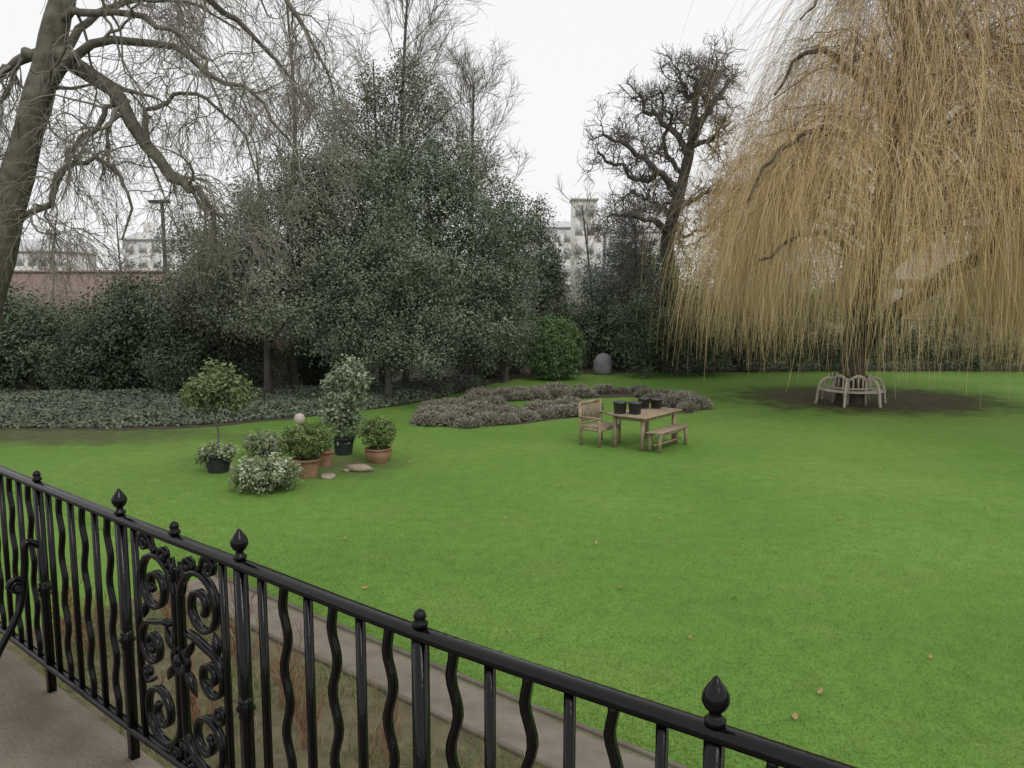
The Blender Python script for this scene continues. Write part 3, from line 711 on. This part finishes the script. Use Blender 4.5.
r_ = potted('potted_shrub', 'round leafy shrub in a tapered terracotta pot beside the variegated shrub', 305, 479, .26, .36, M['terra'])
small_cloud([(-.02, 0, .66, .47, .44, .33), (.05, 0, .72, .40, .40, .30)], 5600, .055, .04, 14, tbase=.45, shell=.25).build('foliage', M['ball'], r_)
MB().tubes(spline([(0, 0, .25), (.02, 0, .45), (0, 0, .7)], 6), np.linspace(.02, .01, 6), 5).build('stem', M['barkD'], r_)
r_ = potted('potted_shrub', 'tall pale leaved upright shrub in a black pot at the back of the pots', 342, 456, .25, .38, M['dpot'])
small_cloud([(0, 0, .74, .40, .36, .32), (-.12, 0, 1.05, .40, .36, .3), (.12, 0, 1.3, .36, .34, .3), (.26, 0, 1.68, .30, .28, .24), (-.08, 0, 1.55, .26, .24, .26), (.12, 0, 1.9, .16, .16, .16)], 4200, .088, .11, 9, tbase=.5).build('foliage', M['greyleaf'], r_)
mb = MB()
for k in range(7):
    a = k*.9; mb.tubes(spline([(0, 0, .3), (.1*math.cos(a), .1*math.sin(a), .8), (.25*math.cos(a)+.08, .22*math.sin(a), 1.6)], 8), np.linspace(.014, .005, 8), 4)
mb.build('stem', M['barkA'], r_)
r_ = potted('potted_shrub', 'small green box ball in a wide terracotta bowl at the right of the pots', 377, 464, .27, .30, M['terra'], .12)
small_cloud([(0, 0, .60, .37, .35, .30), (.02, 0, .64, .33, .32, .27)], 4800, .046, .035, 14, tbase=.42, shell=.22).build('foliage', M['ball'], r_)
MB().tubes(spline([(0, 0, .2), (.01, 0, .4), (0, 0, .6)], 6), np.linspace(.02, .01, 6), 5).build('stem', M['barkD'], r_)
g = G(325, 467)+np.array([0, .1, 0])
o = MB().lathe(pot_profile(.16, .31), seg=18, caps=False); o.lathe([(.001, .2), (.136, .2)], seg=18, caps=False)
o = o.build('flower_pot', M['terra'], None, True); o.location = g; tag(o, 'small empty terracotta pot between the potted shrubs', 'pot')
g = G(300, 432)
o = MB().lathe([(.07, 0), (.08, .06), (.06, .12), (.05, .18), (.09, .22), (.125, .28), (.135, .34), (.115, .41), (.07, .455), (.01, .47)], seg=16).build('ball_ornament', M['pale'], None, True)
o.location = g; tag(o, 'small pale ball ornament standing behind the round leafy shrub', 'ornament')
def rock(name, label, px, py, sz, m, seed):
    r = np.random.default_rng(seed); mb = MB(); prof = [(.3, 0), (.5, .1), (.53, .5), (.47, .85), (.3, .97), (.01, 1)]
    mb.lathe(prof, seg=8); v = mb.v[0]; v *= np.array(sz); v += r.normal(size=v.shape)*np.array(sz)*.06; v[:, 2] = v[:, 2].clip(0)
    o = mb.build(name, m); o.location = G(px, py); o.rotation_euler = (0, 0, seed); tag(o, label, 'stone')
rock('garden_stone', 'pale beige flat stone lying right of the pots on the lawn', 359, 471, (.46, .30, .13), M['rock'], 3)
rock('garden_stone', 'flat grey brown stone on the grass in front of the small pot', 328, 477, (.44, .30, .05), M['rock'], 5)
rock('garden_stone', 'small beige stone beside the larger pale stone', 346, 472, (.16, .13, .06), M['rock'], 8)
# grey covered shape
g = G(603, 375)+np.array([0, .3, 0])
mb = MB(); mb.lathe([(.34, 0), (.39, .1), (.40, .3), (.385, .5), (.34, .66), (.27, .77), (.18, .84), (.08, .875), (.005, .88)], seg=24)
v = mb.v[0]; aa = np.arctan2(v[:, 1], v[:, 0]); v[:, :2] *= (1+.04*np.sin(aa*5+v[:, 2]*2)+.02*np.sin(aa*9))[:, None]; v[:, 0] += .05*v[:, 2]
o = mb.build('covered_planter', M['grey'], None, True); o.location = g
tag(o, 'smooth grey rounded covered shape standing before the dark back border', 'cover')

# ------------------------------------------------------------------ garden furniture
A = G(640, 452.5); B_ = G(617, 446.5)
ux = nrm(G(686, 443.5)-G(652, 454.5)); ang = math.atan2(ux[1], ux[0]); vx = np.array([-ux[1], ux[0], 0])
tc_ = (A+B_)/2+ux*.72; tc_[2] = 0
root = thing('garden_table', 'weathered slatted wooden garden table on the lawn', 'table', tc_, ang)
mb = MB(); TL, TW = 1.70, .98
for k in range(10):
    y = -TW/2+.05+(TW-.1)*k/9; mb.box((0, y, .745), (TL-.14, .088, .024))
for x in (-TL/2+.035, TL/2-.035): mb.box((x, 0, .746), (.07, TW, .028))
mb.build('tabletop', M['teak'], root)
mb = MB()
for y in (-.35, .35): mb.box((0, y, .685), (TL-.32, .03, .08))
for x in (-.72, .72): mb.box((x, 0, .687), (.03, .64, .08))
mb.build('apron', M['teak'], root)
for x in (-.72, .72):
    for y in (-.35, .35): MB().box((x, y, .36), (.07, .07, .72)).build('leg', M['teak'], root)
bc = (G(686, 443.5)+G(652, 454.5))/2+vx*.04; bc[2] = 0
root = thing('garden_bench', 'backless wooden slatted bench in front of the garden table', 'bench', bc, ang)
mb = MB()
for k in range(4): mb.box((0, -.13+.087*k, .44), (1.42, .075, .025))
mb.build('seat', M['teak'], root)
mb = MB()
for y in (-.12, .12): mb.box((0, y, .39), (1.2, .028, .07))
mb.box((0, 0, .16), (1.2, .04, .04)); mb.build('rail', M['teak'], root)
for x in (-.6, .6):
    for y in (-.12, .12): MB().box((x, y, .213), (.055, .055, .426)).build('leg', M['teak'], root)
chc = G(600, 447.5)+np.array([.06, .42, 0])
HW = .42
root = thing('garden_armchair', 'wide wooden slatted chair with back and arms at the left side of the garden table', 'chair', chc, ang-math.pi/2)
mb = MB()
for k in range(5): mb.box((-.2+.1*k, 0, .43), (.085, 2*HW-.05, .022))
mb.build('seat', M['teak'], root)
mb = MB()
mb.beam((-.31, -HW, .95), (-.31, HW, .95), .03, .07); mb.beam((-.27, -HW, .5), (-.27, HW, .5), .03, .05)
for k in range(11):
    y = (-HW+.06)+(2*HW-.12)*k/10; mb.beam((-.27, y, .5), (-.31, y, .93), .035, .016)
mb.build('backrest', M['teak'], root)
for s in (-1, 1):
    MB().beam((-.25, s*HW, 0), (-.31, s*HW, .97), .05, .05).build('leg', M['teak'], root)
    MB().beam((.24, s*HW, 0), (.24, s*HW, .64), .05, .05).build('leg', M['teak'], root)
    MB().box((-.01, s*HW, .655), (.58, .06, .028)).build('armrest', M['teak'], root)
mb = MB()
for s in (-1, 1): mb.box((0, s*HW, .39), (.46, .03, .06))
mb.box((.24, 0, .39), (.03, 2*HW-.06, .06)); mb.build('seat_frame', M['teak'], root)
def planter(lx, ly, r, h, label):
    # square tapered planter with a rim
    p = tc_+ux*lx+vx*ly; r = r*1.22
    o = MB().lathe([(r*.82, 0), (r*.95, h*.86), (r*1.04, h*.86), (r*1.04, h), (r*.9, h), (r*.86, h*.8), (.002, h*.8)], seg=4).build('table_pot', M['slate'], None, False)
    o.location = (p[0], p[1], .762); o.rotation_euler = (0, 0, ang+math.pi/4); tag(o, label, 'pot')
planter(-.60, .30, .13, .27, 'grey square pot on the garden table, nearest the armchair')
planter(-.46, .00, .13, .27, 'grey square pot at the near end of the table, second from the armchair')
planter(.46, .30, .12, .24, 'grey square pot at the far end of the table, left of the last pot')
planter(.66, .08, .12, .22, 'grey square pot at the far end of the table, rightmost of the pots')

# tree seat: round bench with arched backs and sweeping arms
ts = np.array([wb[0]-.03, wb[1]-.02, 0])
root = thing('tree_seat', 'cream curved tree seat with arched backs around the willow trunk', 'bench', ts)
seat = MB(); back = MB(); Zu = np.array([0, 0, 1.])
R_ = lambda r, a, z: np.array([r*math.cos(a), r*math.sin(a), z])
for k in range(6):
    a0 = math.radians(60*k); a1 = a0+math.radians(60); aa = np.linspace(a0, a1, 9)
    rad = np.array([R_(1, x, 0) for x in aa])
    for r in (.62, .71, .80, .89, .98):
        pts = np.array([R_(r, x, .43) for x in aa])
        seat.sweep(pts, rad, Zu, [(-.037, -.013), (.037, -.013), (.037, .013), (-.037, .013)])
    arch = np.array([R_(.56, x, .72+.16*math.sin(math.pi*j/8)) for j, x in enumerate(aa)])
    back.sweep(arch, rad, Zu, [(-.02, -.045), (.02, -.045), (.02, .045), (-.02, .045)])
    low_ = np.array([R_(.58, x, .50) for x in aa]); back.sweep(low_, rad, Zu, [(-.018, -.022), (.018, -.022), (.018, .022), (-.018, .022)])
    for j in (2, 4, 6): back.beam(R_(.58, aa[j], .50), arch[j], .06, .015)
    pts = spline([R_(.56, a0, .74), R_(.72, a0, .80), R_(.93, a0, .70), R_(1.03, a0, .45), R_(1.06, a0, .2), R_(1.10, a0, 0)], 16)
    tanv = R_(1, a0+math.pi/2, 0); t_ = nrm(np.gradient(pts, axis=0)); ay = np.cross(t_, tanv[None])
    mb = MB(); mb.sweep(pts, tanv, ay, [(-.035, -.03), (.035, -.03), (.035, .03), (-.035, .03)]); mb.build('arm', M['cream'], root)
    MB().beam(R_(.56, a0, 0), R_(.56, a0, .75), .06, .06).build('leg', M['cream'], root)
seat.build('seat', M['cream'], root); back.build('backrest', M['cream'], root)
root.rotation_euler = (0, 0, math.radians(-62)); root.scale = (.97, .97, 1.03)

# ------------------------------------------------------------------ railing
zr = H-.78; zf = zt
posts_px = [(37, 481), (120, 514), (240, 559), (420, 627), (715, 724)]
PP = [G(x, y, zr) for x, y in posts_px]
st = (PP[-1]-PP[-2]); PP.append(PP[-1]+nrm(st)*.75); PP.append(PP[-1]+nrm(st)*.75)
st = (PP[0]-PP[1]); PP = [PP[0]+nrm(st)*.76*2, PP[0]+nrm(st)*.76]+PP
PP = np.array(PP)
rbase = np.array([PP[3][0], PP[3][1], zf])
rail = thing('iron_railing', 'black gloss wrought iron railing along the terrace edge', 'railing', rbase)
def rb(mb, name, smooth=False, parent=None): return mb.build(name, M['iron'], parent or rail, smooth, rbase)
npts = 60; line = spline(PP, npts)
tang = nrm(np.gradient(line, axis=0)); perp = np.stack([-tang[:, 1], tang[:, 0], 0*tang[:, 0]], 1); Z = np.array([0, 0, 1.])
prof = [(-.021, -.013), (.021, -.013), (.023, -.004), (.019, .006), (.010, .012), (-.010, .012), (-.019, .006), (-.023, -.004)]
mb = MB(); mb.sweep(line-Z*.012, perp, Z, prof); rb(mb, 'top_rail', True)
zb = zf+.115
low = line.copy(); low[:, 2] = zb
mb = MB(); mb.sweep(low, perp, Z, [(-.018, -.008), (.018, -.008), (.018, .008), (-.018, .008)]); rb(mb, 'bottom_rail')
def bar(p, t, w, z0, z1, amp=0., per=.2, ph=0.):
    n = 34 if amp else 2; zs = np.linspace(z0, z1, n); pr = np.array([-t[1], t[0], 0])
    pts = np.array([[p[0], p[1], z] for z in zs])
    if amp:
        env = np.clip(np.minimum(zs-z0, z1-zs)/.08, 0, 1)
        pts = pts+t[None]*(amp*env*np.sin(2*math.pi*(zs-z0)/per+ph))[:, None]
    h_ = w/2; mb = MB(); mb.sweep(pts, t, pr, [(-h_, -h_), (h_, -h_), (h_, h_), (-h_, h_)]); return mb
fin_big = [(.012, 0), (.020, .002), (.020, .010), (.013, .016), (.011, .024), (.020, .032), (.026, .045), (.025, .056), (.018, .070), (.009, .082), (.006, .088), (.001, .092)]
fin_small = [(.012, 0), (.019, .003), (.019, .012), (.012, .018), (.016, .026), (.012, .038), (.001, .045)]
for i, p in enumerate(PP):
    t = nrm((PP[min(i+1, len(PP)-1)]-PP[max(i-1, 0)])); t[2] = 0
    o = rb(bar(p, t, .030, zf-.01, zr-.012), 'post')
    fp = fin_small if i in (2, 5, 1) else fin_big
    rb(MB().lathe(fp, (p[0], p[1], zr), 14), 'finial', True, o)
    mb = MB(); mb.lathe([(.017, -.035), (.024, -.025), (.021, -.012), (.030, 0), (.021, .012), (.024, .025), (.017, .035)], (p[0], p[1], zf+.45), 12); rb(mb, 'collar', True, o)
    if i == len(PP)-1: continue
    q = PP[i+1]; tt = nrm(q-p)
    def onl(f): return p*(1-f)+q*f
    if i == 3:
        for f_ in (.13, .87): rb(bar(onl(f_), tt, .018, zb, zr-.02), 'panel_bar')
        mid = onl(.5); pn = np.array([-tt[1], tt[0], 0])
        W = lambda s, z: np.array([mid[0], mid[1], zf+.05])+tt*s+np.array([0, 0, z])
        def scroll(cs, cz, R0, a0, turns, r=.0098, tail=None):
            # flat bar bent on edge: wider across the panel's depth than in its plane
            n = 44; a = a0+np.linspace(0, turns*2*math.pi, n); rad = R0*(1-.80*np.linspace(0, 1, n)**.85)
            pts = [W(cs+rad[j]*math.cos(a[j]), cz+rad[j]*math.sin(a[j])) for j in range(n)]
            if tail: pts = [W(*x) for x in tail]+pts
            pts = np.array(pts); T = nrm(np.gradient(pts, axis=0)); u = np.cross(T, pn[None]); m = len(pts)
            rr_ = r*.80
            mb = MB(); mb.sweep(pts, u, pn, [(-rr_, -r*1.25), (rr_, -r*1.25), (rr_, r*1.25), (-rr_, r*1.25)])
            mb.lathe([(.002, -.016), (.012, -.010), (.0165, 0), (.012, .010), (.002, .016)], pts[-1], 8); return mb
        for s in (-1, 1):
            f2 = math.pi if s > 0 else 0
            rb(scroll(s*.145, .655, .128, f2, -1.6*s, tail=[(s*.016, .44), (s*.014, .52), (s*.017, .60)]), 'scroll')
            rb(scroll(s*.145, .21, .130, f2, 1.6*s, tail=[(s*.016, .44), (s*.014, .38), (s*.016, .29)]), 'scroll')
            rb(scroll(s*.185, .435, .085, math.pi/2, -1.5*s, tail=[(s*.05, .545), (s*.10, .542), (s*.15, .528)]), 'scroll')
            rb(scroll(s*.075, .775, .042, f2, 1.3*s, .008, tail=[(s*.015, .70), (s*.022, .735)]), 'scroll')
            rb(scroll(s*.200, .795, .040, math.pi if s > 0 else 0, -1.3*s, .008, tail=[(s*.135, .775), (s*.150, .783)]), 'scroll')
            rb(scroll(s*.225, .325, .032, -math.pi/2, 1.2*s, .007, tail=[(s*.185, .315), (s*.205, .300)]), 'scroll')
            rb(scroll(s*.06, .085, .038, f2, -1.2*s, .008, tail=[(s*.01, .15), (s*.015, .12)]), 'scroll')
            for (cs, cz, an, ln) in ((s*.06, .49, .9, .11), (s*.06, .38, -.9, .11), (s*.225, .555, 1.9, .08)):
                pts = np.array([W(cs+(j-.5)*ln*math.cos(an)*s, cz+(j-.5)*ln*math.sin(an)) for j in np.linspace(0, 1, 7)])
                mb = MB(); mb.tubes(pts, np.array([.002, .010, .016, .017, .013, .008, .001]), 6, ref=pn)
                rb(mb, 'leaf_ornament', True)
        a = np.linspace(0, 2*math.pi, 25)
        for (rr_, zc, tr_) in ((.042, .435, .013), (.046, .70, .008), (.034, .16, .008)):
            mb = MB(); pts = np.array([W(rr_*math.cos(x), zc+rr_*math.sin(x)) for x in a]); mb.tubes(pts, np.full(25, tr_), 7, ref=pn); rb(mb, 'ring', True)
        mb = MB(); mb.lathe([(.004, -.028), (.020, -.018), (.027, 0), (.020, .018), (.004, .028)], W(0, .435), 12); rb(mb, 'rosette', True)
        rb(MB().lathe(fin_small, (mid[0], mid[1], zr), 12), 'finial', True)
    else:
        for k in range(1, 7):
            wavy = (k % 2 == 1) if i >= 5 else (k % 2 == 0)
            m_ = onl(k/7)
            rb(bar(m_, tt, .0185, zb, zr-.02, .0115 if wavy else 0, .19), 'baluster', wavy)
p = PP[2]; inn = -np.array([-dv[1], dv[0], 0])
pts = spline([p+Z*(-.27)+inn*.01, p+Z*(-.25)+inn*.06, p+Z*(-.36)+inn*.07, p+Z*(-.52)+inn*.10, p+Z*(-.70)+inn*.20, np.array([p[0], p[1], zf])+inn*.27], 30)
mb = MB(); mb.tubes(pts, np.full(30, .015), 7, ref=dv); rb(mb, 'stay', True)
a = np.linspace(0, 3*math.pi, 30); rad = .036*(1-.7*np.linspace(0, 1, 30))
cc = p+Z*(-.42)+inn*.10
pts = np.array([cc+inn*(rad[j]*math.cos(a[j]))+Z*(rad[j]*math.sin(a[j])) for j in range(30)])
mb = MB(); mb.tubes(pts, np.full(30, .010), 7, ref=dv); rb(mb, 'scroll', True)

# ------------------------------------------------------------------ shrubs in the bed below
protos = []
gd = 'bare red stemmed shrubs in the bed below the railing'
for i in range(10):
    d = d0+.4+i*.6+rng.normal(0, .1); n = n_pi-.35-rng.random()*1.0
    p = DN(d, n)
    if i < 3:
        root = thing('bare_shrub', 'leafless red brown shrub in the bed below the railing', 'bush', p, group=gd)
        nst = 18; s0 = np.zeros((nst, 3)); s0[:, :2] = rng.normal(0, .07, (nst, 2))
        dr = nrm(np.stack([rng.normal(0, .28, nst), rng.normal(0, .28, nst), np.ones(nst)], 1)); L = rng.uniform(.35, .8, nst)
        Q = np.stack([s0+dr*(L*j/6)[:, None]+rng.normal(0, .012, (nst, 3)) for j in range(7)], 1)
        R = np.repeat(np.linspace(.0055, .0025, 7)[None], nst, 0)
        mb = MB(); mb.tubes(Q, R, 4, t=rng.random(nst)); q2, r2 = kids(Q, R, 4, .3, 1, .25, 4, .5, .2, .1, .05, .6, .002); mb.tubes(q2, r2, 3, t=rng.random(len(q2)))
        mb.build('twigs', M['twigR'], root); protos.append(root)
    else: dup(protos[i % 3], p, i*1.3, random.uniform(.7, 1.1))
N = 26000; d_ = rng.uniform(d0-.1, 5, N); n_ = rng.uniform(n_rail+.2, n_pi, N); pos = dv[None]*d_[:, None]+nv[None]*n_[:, None]
cl = (np.sin(d_*3+np.sin(n_*4))+rng.normal(0, .5, N)) > -.3; pos = pos[cl]; n = len(pos); pos[:, 2] = .01
h = rng.uniform(.04, .16, n); a = rng.uniform(0, 6.28, n); side = np.stack([np.cos(a), np.sin(a), 0*a], 1)*.004; lean = np.stack([rng.normal(0, .06, n), rng.normal(0, .06, n), h], 1)
b = MB(); b.add(np.stack([pos-side, pos+side, pos+lean], 1).reshape(-1, 3), [np.arange(n*3).reshape(-1, 3)], np.repeat(rng.random(n)**1.4, 3))
tag(b.build('weeds', leafmat('dry_weeds', (.095, .165, .03), (.28, .27, .11), .8)), 'thin dry weeds in the bed below the railing', 'weeds', kind='stuff')

# fallen leaves on lawn
lp = None
for i, (px, py) in enumerate([(820, 695), (596, 545), (735, 555), (905, 575), (690, 640), (560, 488), (505, 520), (770, 480), (840, 520), (930, 660), (660, 520), (455, 560), (345, 540), (410, 463), (425, 468), (735, 600), (985, 510), (620, 590), (880, 470), (700, 470), (365, 590), (795, 720), (540, 640), (418, 460), (305, 500)]):
    g = G(px, py); g[2] = .03
    if lp is None:
        mb = MB(); mb.add([[-.05, 0, .005], [-.015, .025, .012], [.03, .018, .004], [.055, 0, .018], [.03, -.02, .01], [-.015, -.024, .002], [0, 0, 0]], [[[0, 6, 1], [1, 6, 2], [2, 6, 3], [3, 6, 4], [4, 6, 5], [5, 6, 0]]], .6)
        lp = mb.build('fallen_leaf', M['dry']); o = tag(lp, 'small dead brown leaf lying on the lawn', 'leaf', 'fallen leaves on the lawn')
    else: o = lp.copy(); C.objects.link(o)
    o.location = g; o.rotation_euler = (random.uniform(-.3, .3), random.uniform(-.3, .3), random.random()*6.28); s = random.uniform(.6, 1.0); o.scale = (s,)*3

# ------------------------------------------------------------------ walls and buildings
def wall(name, label, x0, x1, y, h, m):
    root = thing(name, label, 'wall', ((x0+x1)/2, y, 0))
    MB().box((0, 0, h/2), (x1-x0, .35, h)).build('brickwork', m, root)
    MB().box((0, 0, h+.06), (x1-x0+.1, .46, .12)).build('coping', M['brick'], root)
wall('garden_wall', 'tall brown brick garden wall behind the laurels at left', -34, -3, 40, 4.35, M['brick'])
wall('garden_wall', 'lower brown brick wall behind the hedge and willow', -2.8, 34, 40.5, 2.0, M['yellow'])
def building(name, label, px0, px1, ytop, Y, depth, m, rows, cols, roof=None, cat='building', roofh=0.):
    a = P(px0, ytop, Y); c = P(px1, ytop, Y); w = c[0]-a[0]; h = a[2]; cx = (a[0]+c[0])/2
    root = thing(name, label, cat, (cx, Y, 0))
    MB().box((0, depth/2, h/2), (w, depth, h)).build('wall', m, root)
    MB().box((0, depth/2-.1, h+.15), (w+.5, depth+.5, .3)).build('cornice', m, root)
    if roofh:
        mb = MB(); r = w/2; mb.add([[-r, 0, h+.3], [r, 0, h+.3], [r, depth, h+.3], [-r, depth, h+.3], [-r*.8, depth*.3, h+.3+roofh], [r*.8, depth*.3, h+.3+roofh], [r*.8, depth*.7, h+.3+roofh], [-r*.8, depth*.7, h+.3+roofh]], [[[0,1,5,4],[1,2,6,5],[2,3,7,6],[3,0,4,7],[4,5,6,7]]])
        rf = mb.build('roof', M['roof'], root)
        for s in (-.6, .55): MB().box((s*r, depth*.5, h+roofh+.9), (1.3, .8, 2.0)).build('chimney', M['stone'], rf)
    sh = h/rows
    for i in range(rows):
        if (i+1)*sh < h*.35: continue
        for j in range(cols):
            x = -w/2+w*(j+.5)/cols; z = sh*(i+.5)
            ww = min(1.1, w/cols*.45)
            f = MB().box((x, -.03, z), (ww+.3, .14, sh*.55+.3)).build('window', M['stucco'], root)
            MB().box((x, -.09, z), (ww, .08, sh*.55)).build('pane', M['glass'], f)
    return root
building('white_tower', 'slim white classical tower seen between the evergreens and the knobbly tree', 573, 597, 200, 120, 4, M['stone'], 6, 2)
building('white_terrace_house', 'long white stucco terrace beside the slim white tower', 522, 603, 228, 132, 10, M['stucco'], 5, 8, roofh=1.0)
building('white_terrace_house', 'white stucco house on the skyline beside the street lamp', 122, 190, 240, 118, 9, M['stucco'], 5, 5, roofh=1.0)
building('white_terrace_house', 'pale house on the skyline at the far left edge', -60, 62, 252, 112, 9, M['stone'], 4, 10, roofh=1.6)
building('brick_house', 'low brick house with grey roof seen through the willow', 885, 965, 284, 52, 7, M['yellow'], 2, 4, roofh=2.2)
building('white_terrace_house', 'pale stucco house behind the knobbly tree', 607, 668, 232, 135, 9, M['stucco'], 5, 6, roofh=1.2)
g = P(167, 300, 39.2); g[2] = 0
root = thing('street_lamp', 'dark flat headed street lamp beside the brick wall at left', 'lamp', g)
ztop = P(167, 203, 39.2)[2]
MB().lathe([(.14, 0), (.14, 1.2), (.11, 1.3), (.085, ztop)], seg=10).build('pole', M['lamp'], root, True)
MB().box((-.12, 0, ztop+.06), (.95, .34, .14)).build('lamp_head', M['lamp'], root)

# ------------------------------------------------------------------ light, sky, camera
el_, rot = math.radians(48), math.radians(150)
w = bpy.data.worlds.new('World'); SC.world = w; w.use_nodes = True
nt = w.node_tree; bg = nt.nodes['Background']
sky = nt.nodes.new('ShaderNodeTexSky'); sky.sky_type = 'NISHITA'; sky.sun_disc = False
sky.sun_elevation = el_; sky.sun_rotation = rot; sky.dust_density = 4
mx = nt.nodes.new('ShaderNodeMix'); mx.data_type = 'RGBA'; mx.inputs[0].default_value = .94
nt.links.new(sky.outputs[0], mx.inputs[6]); mx.inputs[7].default_value = (9.9, 9.9, 9.95, 1)
nt.links.new(mx.outputs[2], bg.inputs['Color']); bg.inputs['Strength'].default_value = .1
sl = bpy.data.lights.new('sun', 'SUN'); sl.energy = .9; sl.angle = math.radians(25); sl.color = (1, .96, .9)
so = bpy.data.objects.new('sun', sl); C.objects.link(so)
so.rotation_euler = (math.radians(90)-el_, 0, math.pi-rot)
cam = bpy.data.cameras.new('camera'); cam.lens = 36*F/1024; cam.sensor_width = 36; cam.clip_end = 2000; cam.clip_start = .05
co = bpy.data.objects.new('camera', cam); C.objects.link(co)
co.location = (0, 0, H); co.rotation_euler = (math.radians(90)-PIT, 0, 0)
SC.camera = co
SC.view_settings.view_transform = 'Standard'
